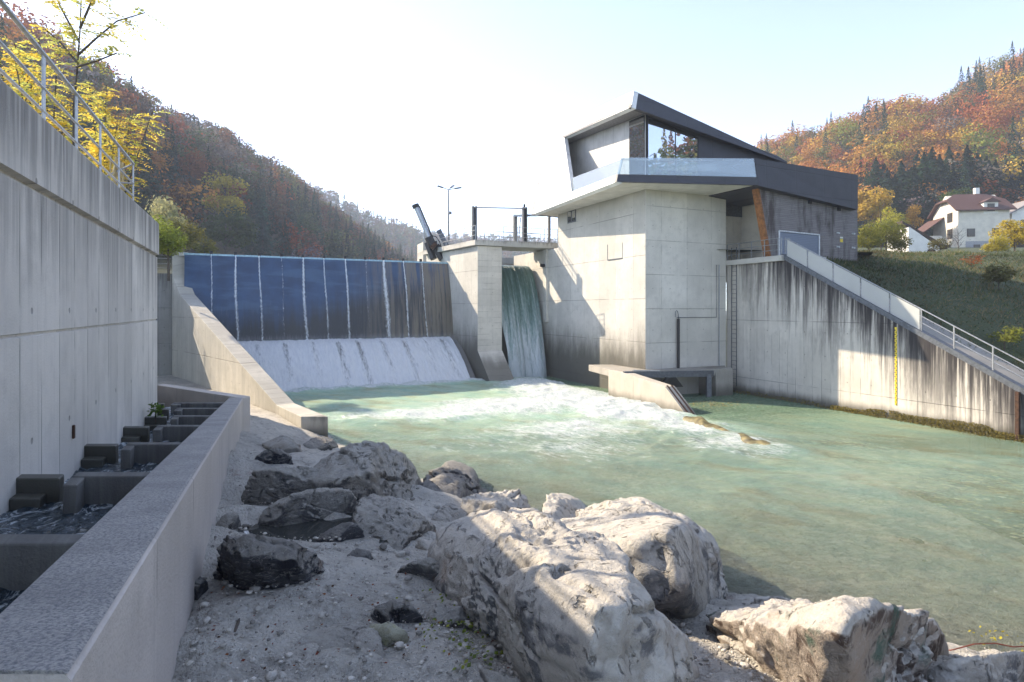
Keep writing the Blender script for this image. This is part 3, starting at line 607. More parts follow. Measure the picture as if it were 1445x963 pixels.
gaps = [(on_gate(u)+dx, wk) for u, dx, wk in [(360, 0, .25), (398, 0, .35), (435, 0, .3), (470, 0, .4), (497, 0, .42), (530, 0, .33), (560, 0, .38), (588, 0, .28), (612, 0, .36)]]
aa = np.linspace(.7, GL-.3, nx)
for k in range(nk):
    f = k/(nk-1)
    for i, a in enumerate(aa):
        a = max(a, .75+1.3*f); q = ramp_pt(a, f, .10+.10*f); V.append(tuple(q)); g = 0
        for ga, wk in gaps:
            dd = (a-ga-.1*f)/(.26+.12*f); g += wk*1.25*math.exp(-dd*dd)*min(1, f*6)*(1.1-.55*f)
        Aq.append(g)
V = np.array(V); q = V @ np.array([tuple(gd), tuple(gn), (0, 0, 1)]).T
V += (np.array(tuple(gn))*.6+[0, 0, .6])*(.10*fbm(q*[2.2, .7, .7], 4, 44)+.06*fbm(q*[9, 3, 3], 3, 45))[:, None]
tag(mk('cascade', V, grid(nx, nk), M['cascade'], smooth=True, attrs={'gap': Aq}), 'broad white cascade foaming over the ramp below the blue gate', 'waterfall')

# pier
M['c_pierL'] = concrete('pale concrete pier side', (.52, -.854), (.50, .475, .425), 1.3, hline=2.45, hoff=.75, streak=.35, wet=(3.3, 1.4, .8), drip=(10.4, 0, 1.2, .35))
M['c_pierF'] = concrete('board marked pier front', (.908, .419), (.60, .555, .49), .42, boards_h=True, streak=.3, wet=(1.6, .6, .65))
pr = thing('weir_pier', 'tall concrete pier with flared foot between blue gate and sluice fall', 'pier', (-2.4, 46, -1))
bk = -eP*9.5
toe1, toe2 = F1+eP*1.9, F2+eP*1.9
V = [F1+UP*-1.5+eP*3.2, F2+UP*-1.5+eP*3.2, F2+UP*2.16, F1+UP*2.16, F1+UP*9.9, F2+UP*9.9, F1+bk+UP*-1.5, F2+bk+UP*-1.5, F1+bk+UP*9.9, F2+bk+UP*9.9]
mk('pier_body', V, [[0, 3, 4, 8, 6], [1, 7, 9, 5, 2], [4, 5, 9, 8], [6, 8, 9, 7], [0, 6, 7, 1]], M['c_pierL'], pr)
off = e1*.0+eR*.006
mk('pier_front', [v+off for v in (V[0], V[1], V[2], V[3], V[5], V[4])]+[v+off*-1.2 for v in (V[0], V[1], V[2], V[3], V[5], V[4])],
   [[0, 1, 2, 3], [3, 2, 4, 5], [6, 9, 8, 7], [9, 11, 10, 8], [0, 3, 9, 6], [3, 5, 11, 9], [1, 7, 8, 2], [2, 8, 10, 4], [0, 6, 7, 1], [5, 4, 10, 11]], M['c_pierF'], pr)
M['c_deck'] = concrete('pale deck concrete', (.908, .419), (.47, .45, .41), 2.2, streak=.4, ties=False, drip=(10.4, 0, .5, .5))
# walkway on the pier and bridge to the building
ex = .35
prism('walkway_slab', M['c_deck'], pr, [F1+eP*.25-ePn*ex+UP*9.93, F2+eP*.25+UP*9.93, F2+bk+UP*9.93, F1+bk-ePn*ex+UP*9.93], UP*.38, bevel=.02)
C = Vector((7.94, 35.8, 0)); n1 = Vector((.419, -.908, 0))
bd0 = F2+eP*.25; bd1 = Vector((3.55, 46.9, 0))
br = thing('footbridge', 'concrete footbridge with steel rails from the pier to the power house', 'footbridge', bd0+UP*9.9)
prism('deck', M['c_deck'], br, [bd0+e1*.003+UP*9.92, bd1+UP*9.92, bd1-n1*3+UP*9.92, bd0+e1*.003-eP*3.0+UP*9.92], UP*.44, bevel=.02)
def railrun(parent, p, q, n, hs, r=.022, pr_=.02, mat='galv', ph=None):
    p, q = Vector(p), Vector(q)
    for k in range(n):
        a = p.lerp(q, k/(n-1)); bar('post', M[mat], parent, a-UP*.1, a+UP*(ph or hs[-1]), .05, .03)
    for h in hs: tube('rail', M[mat], parent, [p+UP*h, q+UP*h], r if h == hs[-1] else pr_)
a0 = F1+eP*.2-ePn*(ex-.05)+UP*10.31; a1 = F1-eP*6.5-ePn*(ex-.05)+UP*10.31
railrun(br, bd0+UP*10.36, bd1+UP*10.36, 5, (.30, .62, 1.05))
railrun(br, bd0-eP*2.9+UP*10.36, bd1-n1*2.9+UP*10.36, 5, (.30, .62, 1.05))
r3 = thing('handrail', 'pale steel rail along the walkway on top of the pier', 'handrail', a0)
railrun(r3, a0, a1, 5, (.35, .70, 1.05)); 
# portal frames of the stop log crane
def frame(label, parts, base, grp=None):
    t_ = thing('gate_frame', label, 'steel frame', base, grp)
    for nm, m_, f in parts: f(nm, M[m_], t_)
    return t_
pA = P(668.5, 336, 46.6); pB = P(739.5, 337, 48.6); pA.z = 10.31; pB.z = 10.35
topA = P(668.5, 291.5, 46.6); topB = P(739.5, 293, 48.6); tz = topA.z; 
fr = thing('gate_frame', 'two tall dark guide posts joined by a thin bar over the sluice', 'steel frame', pA)
for q, tzz in ((pA, topA.z), (pB, topB.z)):
    sd = MB().box(q-e1*.17-n1*.06, e1*.10, n1*.3, UP*(tzz-q.z)).build('guide_post', M['rail_dark'], fr, bevel=.01)
    MB().box(q+e1*.07-n1*.06, e1*.12, n1*.3, UP*(tzz-q.z)).build('guide_post', M['rail_dark'], fr, bevel=.01)
    MB().box(q-e1*.072-n1*.0, e1*.144, n1*.05, UP*(tzz-q.z-.1)).build('web_plate', M['rail_dark'], fr)
tube('cross_bar', M['galv'], fr, [topA-UP*.08, topB-UP*.08], .05)
box('cap', M['black'], fr, topB-e1*.06-n1*.0, e1*.12, n1*.12, UP*.25)
fr = thing('gate_frame', 'grey hoist portal with a ladder between guide post and power house', 'steel frame', P(750, 337, 50))
zz0 = 10.36
def at(u, Yk, z): return Vector(((u-CU)*Yk/FPX, Yk, z))
zt1 = H+(436-305)*49.5/850
box('post', M['galv'], fr, at(725.5, 49.5, zz0), e1*.30, -n1*.3, UP*(zt1-zz0)); box('post', M['galv'], fr, at(774, 48.5, zz0), e1*.20, -n1*.2, UP*(zt1-zz0-.2)); box('post', M['galv'], fr, at(788, 47.8, zz0), e1*.10, -n1*.1, UP*(zt1-zz0-.25))
bar('beam', M['galv'], fr, at(725, 49.4, zt1), at(790, 47.7, zt1-.2), .2, .16)
tube('ladder_rail', M['galv'], fr, [at(731, 48.9, zz0), at(734.5, 49.1, zt1-.2)], .04)
for k in range(6):
    z = zz0+.4+k*.4; tube('rung', M['galv'], fr, [at(731.3+k*.55, 48.9, z), at(733.8+k*.5, 48.95, z)], .02)
box('kick_plate', M['rail_dark'], fr, at(745, 48.9, zz0), Vector((2.4, .9, 0)), -n1*.04, UP*.34)

# hydraulic ram, second arm, block behind, street lamp
hc = thing('hydraulic_ram', 'slanting black and silver hydraulic cylinder that lifts the blue gate', 'hydraulic cylinder', P(618, 362, 50))
a, b = P(587, 292, 50), P(607.5, 341, 50)
tube('cylinder', M['chrome'], hc, [a, b], .19, 12, smooth=False); tube('end_cap', M['black'], hc, [a-(b-a)*.06, a+(b-a)*.03], .30, 12); tube('side_pipe', M['black'], hc, [a+Vector((.27, 0, .05)), b+Vector((.27, 0, .05))], .07)
tube('collar', M['black'], hc, [b-(b-a)*.12, b+(b-a)*.12], .36, 10)
for p_, q_, r_ in (((603, 343), (612, 366), .30), ((612, 343), (624, 366), .34), ((607, 341), (621, 352), .30)): tube('bracket_arm', M['black'], hc, [P(*p_, 50.2), P(*q_, 50)], r_, 6)
tube('hose', M['black'], hc, [P(609, 333, 49.9), P(615, 334, 49.9), P(620, 341, 49.9), P(623, 350, 49.9), P(624, 360, 49.9)], .045, 6)
tube('rod_eye', M['rust'], hc, [P(610, 346, 49.6), P(614, 349, 49.6)], .32, 10)
o = MB().bar(P(619, 325, 52), P(630.5, 347, 52), .42, .42).build('support_arm', M['rail_dark'], None, bevel=.03); tag(o, 'short slanting dark steel arm beside the hydraulic cylinder', 'steel arm')
o = box('pier_block', M['c_pierL'], None, P(597, 340, 53.5)-UP*3.9, Vector((2.6, .9, 0)), Vector((-.9, 2.4, 0)), UP*3.8, bevel=.03); tag(o, 'small concrete block behind the hydraulic cylinder', 'concrete block')
rb = thing('handrail', 'small rail on the concrete block behind the cylinder', 'handrail', P(597, 342, 53.5))
railrun(rb, P(598, 341, 53.4), P(606, 341, 53.4), 3, (.5, 1.0))
M['lamp_grey'] = plain('grey lamp steel', (.16, .165, .17), .5, .3)
lp = thing('street_lamp', 'tall slim street lamp with three arms beyond the dam', 'street lamp', at(633, 62, 9.6))
tp = at(633, 62, H+(436-268)*62/850); tube('pole', M['lamp_grey'], lp, [at(633, 62, 9.6), tp], [.11, .065], 10)
for u, v, Yk in ((617, 263.5, 61.5), (640, 263, 64.5), (651, 266, 61.5)):
    q = P(u, v, Yk); tube('arm', M['lamp_grey'], lp, [tp, tp.lerp(q, .5)+UP*.05], .04)
    MB().bar(tp.lerp(q, .48)+UP*.05, q+UP*.08, .26, .13).build('lamp_head', M['lamp_grey'], lp, bevel=.04)
tube('camera_box', M['lamp_grey'], lp, [at(635.2, 61.8, H+(436-299)*61.8/850), at(635.2, 61.8, H+(436-302.5)*61.8/850)], .17, 10)

# sluice fall
t = NT('green falling sheet of water'); p = t.pos(); s = t.dot(p, tuple(e1)); z = t.sep(p)[2]
n = t.noise(t.xyz(t.m_('MULTIPLY', s, 3.6), 0., t.m_('MULTIPLY', z, .28)), 1., 8, .7, .3); n2 = t.noise(t.xyz(t.m_('MULTIPLY', s, 11.), 0., t.m_('MULTIPLY', z, 3.)), 1., 6, .75)
k_ = t.m_('ADD', t.m_('ADD', n, t.m_('MULTIPLY', n2, .45)), t.ss(z, 9., 0., -.16, .24))
c = t.ramp(k_, [(.50, (.035, .10, .085)), (.64, (.10, .20, .18)), (.78, (.32, .44, .44)), (.95, (.74, .80, .82))])
M['sheet'] = t.done(t.mixs(.2, t.bsdf(c, .3, t.bump(t.m_('ADD', n, n2), .15)), t.n('BsdfTranslucent', {'Color': (.35, .55, .5)}).outputs[0]))
cr0 = Vector((1.31, 49.3, 8.62)); nx, nk = 90, 80; V = []
for k in range(nk):
    f = k/(nk-1)
    z = 8.75*(1-f)**1.0
    out = 3.3*math.sqrt(max(0, 1-z/8.75)) if f > 0 else 0
    for i in range(nx):
        a = i/(nx-1)*3.9
        q = cr0-e1*((3.9-a)*(1-.20*min(1, f*1.3)))+eR*(out+.15*math.sin(a*2.3)*f)
        V.append((q.x, q.y, z-.13*abs(math.sin(a*2.1))*f))
V = np.array(V); V += np.array(tuple(eR))*(.16*fbm(np.stack([V @ np.array(tuple(e1))*2.2, V[:, 2]*.25, 0*V[:, 0]], 1), 4, 50)+.05*fbm(V*[4, 4, 1.5], 3, 52))[:, None]
up_ = []
for i in range(nx): q = cr0-e1*(3.9-i/(nx-1)*3.9)-eR*1.6; up_.append((q.x, q.y, 8.83))
V = np.concatenate([np.array(up_), V]); tag(mk('sluice_fall', V, grid(nx, nk+1), M['sheet'], smooth=True), 'tall green and white waterfall between pier and power house', 'waterfall')
tag(box('sluice_gate', M['c_dark'], None, cr0-e1*3.85-UP*10+eR*-.4, e1*4.2, eR*.35, UP*9.85), 'dark sluice flap under the tall green waterfall', 'gate')
o = box('concrete_beam', M['c_deck'], None, at(700, 58, 9.6), Vector((5, 1.5, 0)), Vector((-.3, 1, 0)), UP*.6); tag(o, 'dark edged concrete beam crossing behind the footbridge', 'beam')
o = box('upstream_wall', M['c_pierL'], None, at(704, 61, 7.5), Vector((5, 1.5, 0)), Vector((-.3, 1, 0)), UP*2.0); tag(o, 'pale wall upstream seen above the tall green waterfall', 'wall')
M['lake'] = plain('upstream water', (.04, .09, .09), .08, 0, .1, .3)
o = mk('reservoir_water', [G0-gn*.6-gd*3-UP*.14, G1-gn*.6-UP*.14, F1+bk+UP*8.85, F2+bk+UP*8.85, cr0-e1*3.9-eR*1.7+UP*.2, cr0-eR*1.7+UP*.2, Vector((-30, 130, 8.85)), Vector((-75, 150, 8.85)), Vector((-60, 60, 8.85))], [list(range(9))], M['lake']); o['kind'] = 'structure'
# ================================================================== POWER HOUSE
M['c_phL'] = concrete('warm concrete of the power house side', (.419, -.908), (.50, .475, .43), 1.9, hline=2.6, hoff=.65, streak=.15, wet=(3.1, 1.5, .85))
M['c_phR'] = concrete('power house front concrete', (.908, .419), (.62, .58, .52), 1.95, hline=2.05, hoff=1.15, streak=.18, wet=(1.2, .5, .5))
M['c_rec'] = concrete('recess concrete', (.908, .419), (.62, .57, .49), 1.2, hline=2.4, streak=.2, ties=False)
def cladding(name, col, rough, along, pw=2.6, ph=1.35, metal=0., spec=.5):
    t = NT(name); p = t.pos(); s = t.dot(p, along); z = t.sep(p)[2]; c = col
    ln = None
    for q, wd_ in ((s, pw), (z, ph)):
        f = t.m_('FRACT', t.m_('DIVIDE', q, wd_)); f = t.m_('MINIMUM', f, t.m_('SUBTRACT', 1., f)); l = t.ss(f, 0., .028/wd_, 1., 0.)
        ln = l if ln is None else t.m_('MAXIMUM', ln, l)
    n = t.noise(p, 1.2, 5, .6); c = t.mix(t.ss(n, .3, .7), tuple(x*.88 for x in col), tuple(min(1, x*1.1) for x in col))
    c = t.mix(t.m_('MULTIPLY', ln, .7), c, tuple(x*.3 for x in col))
    return t.done(t.bsdf(c, rough, t.bump(t.m_('SUBTRACT', t.m_('MULTIPLY', n, .1), ln), .01), metal, spec))
M['clad_dark'] = cladding('anthracite panels', (.040, .040, .050), .55, (.9, .44, 0))
M['clad_white'] = cladding('pale metal panels', (.74, .74, .74), .45, (.419, -.908, 0), 3.1, 9.)
M['clad_grey'] = cladding('grey loggia panels', (.50, .49, .48), .6, (.419, -.908, 0), 1.4, 9.)
M['soffit'] = cladding('smooth soffit panels', (.60, .57, .52), .8, (.419, -.908, 0), 2.4, 40.)
M['ceil'] = plain('dark grey loggia ceiling', (.20, .195, .20), .6)
t = NT('weathered horizontal boards'); p = t.pos(); z = t.sep(p)[2]; s = t.dot(p, (.886, .464, 0))
f = t.m_('FRACT', t.m_('DIVIDE', z, .11)); gapl = t.ss(f, .0, .16, 1., 0.)
g = t.noise(t.xyz(t.m_('MULTIPLY', s, .8), 0., t.m_('MULTIPLY', z, 9.)), 1., 7, .7); d2 = t.noise(t.xyz(t.m_('MULTIPLY', s, .9), 0., t.m_('MULTIPLY', z, .22)), 1., 5, .65)
c = t.mix(g, (.13, .115, .115), (.34, .315, .31)); c = t.mix(t.m_('MULTIPLY', t.ss(d2, .48, .66), .8), c, (.05, .035, .03)); c = t.mix(t.m_('MULTIPLY', gapl, .7), c, (.03, .025, .025))
M['wood'] = t.done(t.bsdf(c, .8, t.bump(t.m_('SUBTRACT', g, gapl), .02), spec=.25))
t = NT('dark mirroring window'); gl = t.n('BsdfGlossy', {'Color': (.82, .86, .9), 'Roughness': .01}).outputs[0]
M['pane'] = t.done(t.mixs(.62, t.bsdf((.03, .034, .036), .1), gl))
t = NT('balustrade glass'); fr_ = t.n('Fresnel', {'IOR': 1.5}).outputs[0]
body = t.mixs(.22, t.n('BsdfTransparent', {'Color': (.84, .92, .94)}).outputs[0], t.bsdf((.62, .74, .80), .4))
M['glass'] = t.done(t.mixs(t.m_('ADD', t.m_('MULTIPLY', fr_, .8), .08), body, t.n('BsdfGlossy', {'Roughness': .02}).outputs[0]))

ph = thing('power_house', 'angular power house with white overhang, dark roof and big window on concrete walls', 'power house', C+e1*3)
D = C+e1*6.3
prism('concrete_body', M['c_phL'], ph, [C-n1*.02, D-n1*.02, D-n1*10.6, C-n1*10.6], UP*14.0); ph.children[-1] if 0 else None
for ch in ph.children: ch.location.z += 0
# body rises from below the water to the soffit
ph.children[0].location.z = 0
mb = ph.children[0]; mb.data.transform(Matrix.Translation((0, 0, -1.5)))
box('front_wall', M['c_phR'], ph, C+e1*.012+n1*.0+UP*-1.5, e1*6.29, n1*-.3+n1*.0, UP*13.95, bevel=.02)
box('sluice_wall', M['c_phL'], ph, C-n1*10.6+UP*-1.5+e1*.01, e1*2.0, -n1*8, UP*11.35, bevel=.02)
box('pilaster', M['c_phL'], ph, hit(769, 400, C, e1)-e1*.18+UP*(4.2-hit(769, 400, C, e1).z), e1*.3, n1*.55, UP*5.7, bevel=.02)
hp = hit(771, 375, C, e1); tube('wall_lamp', M['black'], ph, [hp-e1*.5, hp-e1*.15], .14, 8)
sl0 = 12.36
def at3(u, v, Y): return P(u, v, Y)
K = P(870, 257, 33.6); Rr = P(1070, 262, 34.5); L = P(752, 302, 45.2); A = P(894.4, 128.3, 35.5)
K.z = L.z = Rr.z = 12.34
pn = (L-K).cross(A-K).normalized(); pn = pn if pn.x > 0 else -pn
pi1 = lambda u, v: hit(u, v, K, pn)
eb = Vector((.886, .464, 0)); nb = Vector((.464, -.886, 0))
Kt = pi1(872, 246); I1 = pi1(890.8, 151); I2 = pi1(796, 193.7); I3 = pi1(806.6, 271); Mm = pi1(792.7, 176.3); M2 = pi1(774.5, 194.5)
prism('white_frame', M['clad_white'], ph, [K, L, M2, Mm, A, I1, I2, I3, Kt], pn*.32)
inn = lambda q, d=.3: q+pn*d
prism('soffit_slab', M['soffit'], ph, [Vector((q.x, q.y, sl0)) for q in (K+e1*.12+Vector((0,.16,0)), Rr+Vector((-.1,.16,0)), Rr-nb*7+eb*0, D-n1*13, L+e1*.2-n1*.0)], UP*.26)
prism('fascia', M['clad_dark'], ph, [K+UP*.0+n1*.004, Rr, P(1070, 250.5, 34.5), Kt+n1*.004], -n1*.22)
W = P(911.3, 263, 36.5); W.z = 0; dL = Vector((-.335, .942, 0)); nL = Vector((-.942, -.335, 0)); LL = 11.15
Z1 = P(1110.6, 228, 41.0)
ct = [17.06, 15.62, 15.0, 18.1]
cp = [W, W+e1*11, W+e1*11-n1*9, W+dL*LL]
V = [q+UP*12.5 for q in cp]+[q+UP*z for q, z in zip(cp, ct)]
mk('upper_walls', V, [[3, 2, 1, 0], [4, 5, 6, 7]]+[[i, (i+1) % 4, (i+1) % 4+4, i+4] for i in range(4)], M['clad_dark'], ph)
lw = [W+nL*.06+UP*12.55, W+dL*(LL-.05)+nL*.06+UP*12.55, W+dL*(LL-.05)+nL*.06+UP*18.08, W+nL*.06+UP*17.04]
prism('loggia_wall', M['clad_grey'], ph, lw, nL*-.055)
# loggia end, ceiling, floor
WL_ = W+dL*LL
mk('loggia_end', [inn(I2), inn(I3), WL_+UP*12.6, WL_+UP*18.1, inn(I2)-n1*.2, inn(I3)-n1*.2, WL_+UP*12.6-n1*.2, WL_+UP*18.1-n1*.2], [[0, 1, 2, 3], [7, 6, 5, 4], [0, 4, 5, 1], [1, 5, 6, 2], [2, 6, 7, 3], [3, 7, 4, 0]], M['clad_grey'], ph)
cz = [I1+pn*.02, I2+pn*.02-n1*.3, WL_+UP*18.1-n1*.3+e1*.2, W+UP*17.07+e1*.2]
mk('loggia_ceiling', cz+[q+UP*.15 for q in cz], [[0, 1, 2, 3], [7, 6, 5, 4], [0, 4, 5, 1], [1, 5, 6, 2], [2, 6, 7, 3], [3, 7, 4, 0]], M['ceil'], ph)
# roof: fascia towards the front and the sloping top
Zl = Z1-UP*.12
mk('roof_fascia', [A, Z1, Zl, I1, A-n1*.3+UP*-.1, Z1-n1*.3, Zl-n1*.3, I1-n1*.3], [[0, 1, 2, 3], [7, 6, 5, 4], [0, 4, 5, 1], [1, 5, 6, 2], [2, 6, 7, 3], [3, 7, 4, 0]], M['clad_dark'], ph)
sf = [I1-UP*.0, Zl, W+e1*11+UP*15.63, W+UP*17.07]
mk('eave_soffit', sf+[q+UP*.1-n1*.02 for q in sf], [[0, 1, 2, 3], [7, 6, 5, 4], [0, 4, 5, 1], [1, 5, 6, 2], [2, 6, 7, 3], [3, 7, 4, 0]], M['clad_dark'], ph)
rf = [A-UP*.02, Z1-UP*.02, W+e1*11-n1*9.5+UP*15.05, Mm-n1*.0-UP*.02]
mk('roof', rf+[q-UP*.2-n1*.05 for q in rf], [[0, 1, 2, 3], [7, 6, 5, 4], [0, 4, 5, 1], [1, 5, 6, 2], [2, 6, 7, 3], [3, 7, 4, 0]], M['clad_dark'], ph)
bk_ = [Mm, M2, L, D-n1*13+UP*12.4, W+e1*11-n1*9.5+UP*15.0]
prism('rear_wall', M['clad_dark'], ph, bk_, -n1*.25)
# windows
def window(poly, nrm, mull, parent, fw=.09, pane='pane', fm='black'):
    f = prism('window', M[fm], parent, [q+nrm*.02 for q in poly], nrm*.03)
    c = sum(poly, Vector((0, 0, 0)))/len(poly)
    segs = []
    ins = []
    for q in poly:
        d = (c-q); ins.append(q+d.normalized()*fw*1.5+nrm*.055)
    MB().prism(ins, nrm*.012).build('pane', M[pane], f)
    for a, b in mull: MB().bar(a+nrm*.075, b+nrm*.075, .06, .04).build('mullion', M[fm], f)
    return f
pw = lambda u, v: hit(u, v, W, n1)
wz = 12.75
poly = [pw(912.2, 163.5), pw(985, 195), Vector((*pw(985, 240).xy, wz)), Vector((*pw(912.2, 240).xy, wz))]
window(poly, n1, [(pw(952, 181), Vector((*pw(952, 240).xy, wz)))], ph)
lp_ = lambda u, v: hit(u, v, W+nL*.062, nL)
poly = [lp_(888.8, 171.5), lp_(910.4, 162.5), Vector((*lp_(910.4, 240).xy, wz)), Vector((*lp_(888.8, 240).xy, wz))]
window(poly, nL, [], ph)
# glass balustrade in two panes
b0_, b1_ = Kt+UP*.02-n1*.05, P(1069.3, 250, 34.5)-n1*.05
tl, tr = P(877, 222.5, 33.9), P(1065, 224, 34.55)
g_ = prism('balustrade', M['glass'], ph, [b0_, b1_, tr, tl], -n1*.02)
tube('handrail', M['galv'], g_, [tl-n1*.12-UP*.1, tr-n1*.12-UP*.1], .022)
for f in (.2, .45, .6, .76, .93): tube('clamp', M['galv'], g_, [tl.lerp(tr, f)-n1*.12-UP*.1, tl.lerp(tr, f)-n1*.0-UP*.1], .03)
q3 = inn(pi1(806.4, 270), .1); q4 = inn(Kt, .1); q5 = inn(pi1(876.5, 223), .12); q6 = inn(pi1(805, 250.5), .12)
g_ = prism('balustrade', M['glass'], ph, [q3, q4, q5, q6], pn*.02)
# right wing
St, Sb, Rt = P(1210.5, 247, 38.8), P(1210.5, 296, 38.8), P(1065, 223.5, 34.5)
prism('right_wing', M['clad_dark'], ph, [Rr-UP*.03, Sb, St, Rt], -nb*7)
wp = lambda u, v: hit(u, v, Rr-nb*.5, nb)
wd0 = [wp(1068.5, 255), wp(1210, 285), wp(1210, 372), wp(1087, 362)]
prism('board_wall', M['wood'], ph, wd0, -nb*.45); prism('wing_core', M['c_rec'], ph, [wp(1120, 262)-nb*.5, wp(1209, 284)-nb*.5, wp(1209, 372)-nb*.5, wp(1120, 372)-nb*.5], -nb*5.5)
ob = [wp(1066.6, 255), wp(1069.2, 256), wp(1087.8, 362), wp(1085.2, 362)]
prism('end_boards', M['orange_timber'], ph, [q+nb*.03 for q in ob], -nb*.42)
t = NT('blue grey slatted door'); p = t.pos(); z = t.sep(p)[2]; f = t.m_('FRACT', t.m_('DIVIDE', z, .10)); l = t.ss(f, .0, .25, 1., 0.)
M['door'] = t.done(t.bsdf(t.mix(t.m_('MULTIPLY', l, .6), (.20, .235, .30), (.08, .095, .13)), .5, t.bump(l, -.02)))
dp = [wp(1098.5, 326), wp(1155, 331.8), wp(1155, 372), wp(1098.5, 366)]
dr = prism('door', M['door'], ph, [q+nb*.03 for q in dp], -nb*.05)
for a, b in ((0, 1), (1, 2), (0, 3)): MB().bar(dp[a]+nb*.05, dp[b]+nb*.05, .07, .07).build('door_frame', M['lamp_white'], dr)
for u, v in ((1181, 329), (1202.5, 330), (1181, 348.5), (1202.5, 350)):
    q = wp(u, v); tube('spot_light', M['lamp_white'], ph, [q, q+nb*.18-UP*.03], .06, 8)
q = wp(1187.4, 339.6); box('warning_plate', M['yellow'], ph, q-eb*.14-UP*.11, eb*.26, nb*.02, UP*.2); box('notice', M['white_paint'], ph, q-eb*.14+UP*.13, eb*.26, nb*.02, UP*.1)
for u, v, h_ in ((1142, 288, .5), (1183, 298, .6)):
    q = wp(u, v); box('scupper', M['black'], ph, q-eb*.12, eb*.24, nb*.1, UP*h_)
# recess behind the deck
box('recess_wall', M['c_rec'], ph, D-e1*.02-n1*.9+UP*7.0, e1*5.2, -n1*.4, UP*5.5)
box('louvre', M['rail_dark'], ph, D+e1*.02-n1*.88+UP*11.35, e1*4.6, n1*.05, UP*1.0)
# small window and hatch in the side wall
fl = lambda u, v: hit(u, v, C, e1)
sw = [fl(801, 298), fl(813, 295), fl(813, 313), fl(801, 316)]
f = prism('window', M['rail_dark'], ph, [q-e1*.02 for q in sw], e1*.03)
cs = sum(sw, Vector((0, 0, 0)))/4
for a, b in ((0, .5), (.5, 1)):
    tl_, tr_, br_, bl_ = sw[0].lerp(sw[1], a+.07), sw[0].lerp(sw[1], b-.07), sw[3].lerp(sw[2], b-.07), sw[3].lerp(sw[2], a+.07)
    MB().prism([q-e1*.035 for q in (tl_.lerp(bl_, .1), tr_.lerp(br_, .1), br_.lerp(tr_, .1), bl_.lerp(tl_, .1))], e1*.012).build('pane', M['pane'], f)
hx = [fl(858, 345.5), fl(878.5, 342.5), fl(878.5, 364.5), fl(858, 367.5)]
prism('hatch', M['c_phL'], ph, [q-e1*.03 for q in hx], e1*.06, bevel=.01)
for a, b in ((0, 3), (3, 2)): bar('hatch_edge', M['rail_dark'], ph, hx[a]-e1*.02, hx[b]-e1*.02, .05, .05)
# pipes on the front wall
fw_ = lambda u, v: hit(u, v, C+n1*.02, n1)
pp_ = thing('vent_pipe', 'black upright pipe with a thin bent tube on top, on the power house front', 'pipe', fw_(955, 521)+n1*.15)
a = fw_(955, 450)+n1*.15; tube('pipe', M['black'], pp_, [fw_(955, 523)+n1*.15, a], .085, 12)
tube('bent_tube', M['rail_dark'], pp_, [a, a+UP*.25, a+UP*.42-e1*.06, a+UP*.50-e1*.14, a+UP*.44-e1*.22, a+UP*.1-e1*.24], .022)
tube('conduit', M['rail_dark'], ph, [fw_(955, 448.5)+n1*.03, fw_(1010.5, 448)+n1*.03, fw_(1010.5, 374)+n1*.03], .02)
tube('conduit', M['galv'], ph, [fw_(1014, 374)+n1*.05, fw_(1014, 516)+n1*.05], .035)

# ================================================================== TAILRACE PLATFORM AND NOSE WALL
M['c_nose'] = concrete('sunlit nose wall concrete', (.4, -.916), (.50, .455, .385), 2.8, streak=.3, ties=False, wet=(.35, .3, .7))
eN = Vector((.40, -.916, 0)); nN = Vector((.916, .40, 0)); N0 = Vector((5.74, 35.9, 0))
nose = [N0-eN*0+UP*-1.5, N0+UP*1.62, N0+eN*1.2+UP*1.62, N0+eN*5.35+UP*1.24, N0+eN*7.6+UP*-.4, N0+eN*7.6+UP*-1.5]
tag(prism('nose_wall', M['c_nose'], None, nose, nN*.62, bevel=.02), 'low sunlit concrete wall with slanting end between foam and calm pool', 'wall')
for k, lab in ((.12, 'left steel groove on the slanting end of the low nose wall'), (.40, 'right steel groove on the slanting end of the low nose wall')):
    tag(bar('stop_log_groove', M['rust'], None, N0+eN*5.30+nN*(k+.05)+UP*1.27, N0+eN*7.5+nN*(k+.05)+UP*-.32, .09, .06, nN), lab, 'groove')
M['c_plat'] = concrete('platform concrete', (.908, .419), (.36, .33, .29), 2.2, streak=.4, ties=False, wet=(.5, .4, .7))
pl = thing('platform', 'low concrete platform with a dark steel beam over the tailrace opening', 'platform', Vector((9, 36, 1.3)))
prism('slab', M['c_plat'], pl, [Vector((4.95, 38.9, 1.24)), N0+UP*1.24-nN*.0, N0+eN*1.25+UP*1.24+nN*.3, Vector((12.3, 36.25, 1.24)), Vector((13.7, 38.6, 1.24)), C+e1*5-n1*.2+UP*1.24, C-n1*.2+UP*1.24, C-n1*3.5+e1*.1+UP*1.24], UP*.40, bevel=.015)
bar('steel_beam', M['rail_dark'], pl, P(880, 529, 34.5), P(1006, 527.5, 36.1), .22, .36)
bar('steel_post', M['rail_dark'], pl, P(1000, 528, 35.95), P(1000, 565, 35.95), .28, .25)
q = P(948, 529, 35.3); mkb = [q+UP*-.02, q+Vector((-.15, 0, -.02)), q+Vector((-.75, -.05, -.75)), q+Vector((.75, .25, -.75)), q+Vector((.15, .05, -.02))]
prism('bracket', M['black'], pl, mkb, Vector((-.06, .14, 0)))
box('chamber_panel', M['c_plat'], pl, Vector((8.2, 36.4, .72)), Vector((4.0, 1.4, 0)), -n1*.1, UP*.28); box('chamber_panel', M['c_plat'], pl, Vector((8.2, 36.4, .30)), Vector((4.0, 1.4, 0)), -n1*.1, UP*.3)
bar('walkway_plate', M['galv'], pl, P(893, 523.0, 35.0), P(930, 523.3, 35.2), .35, .05)
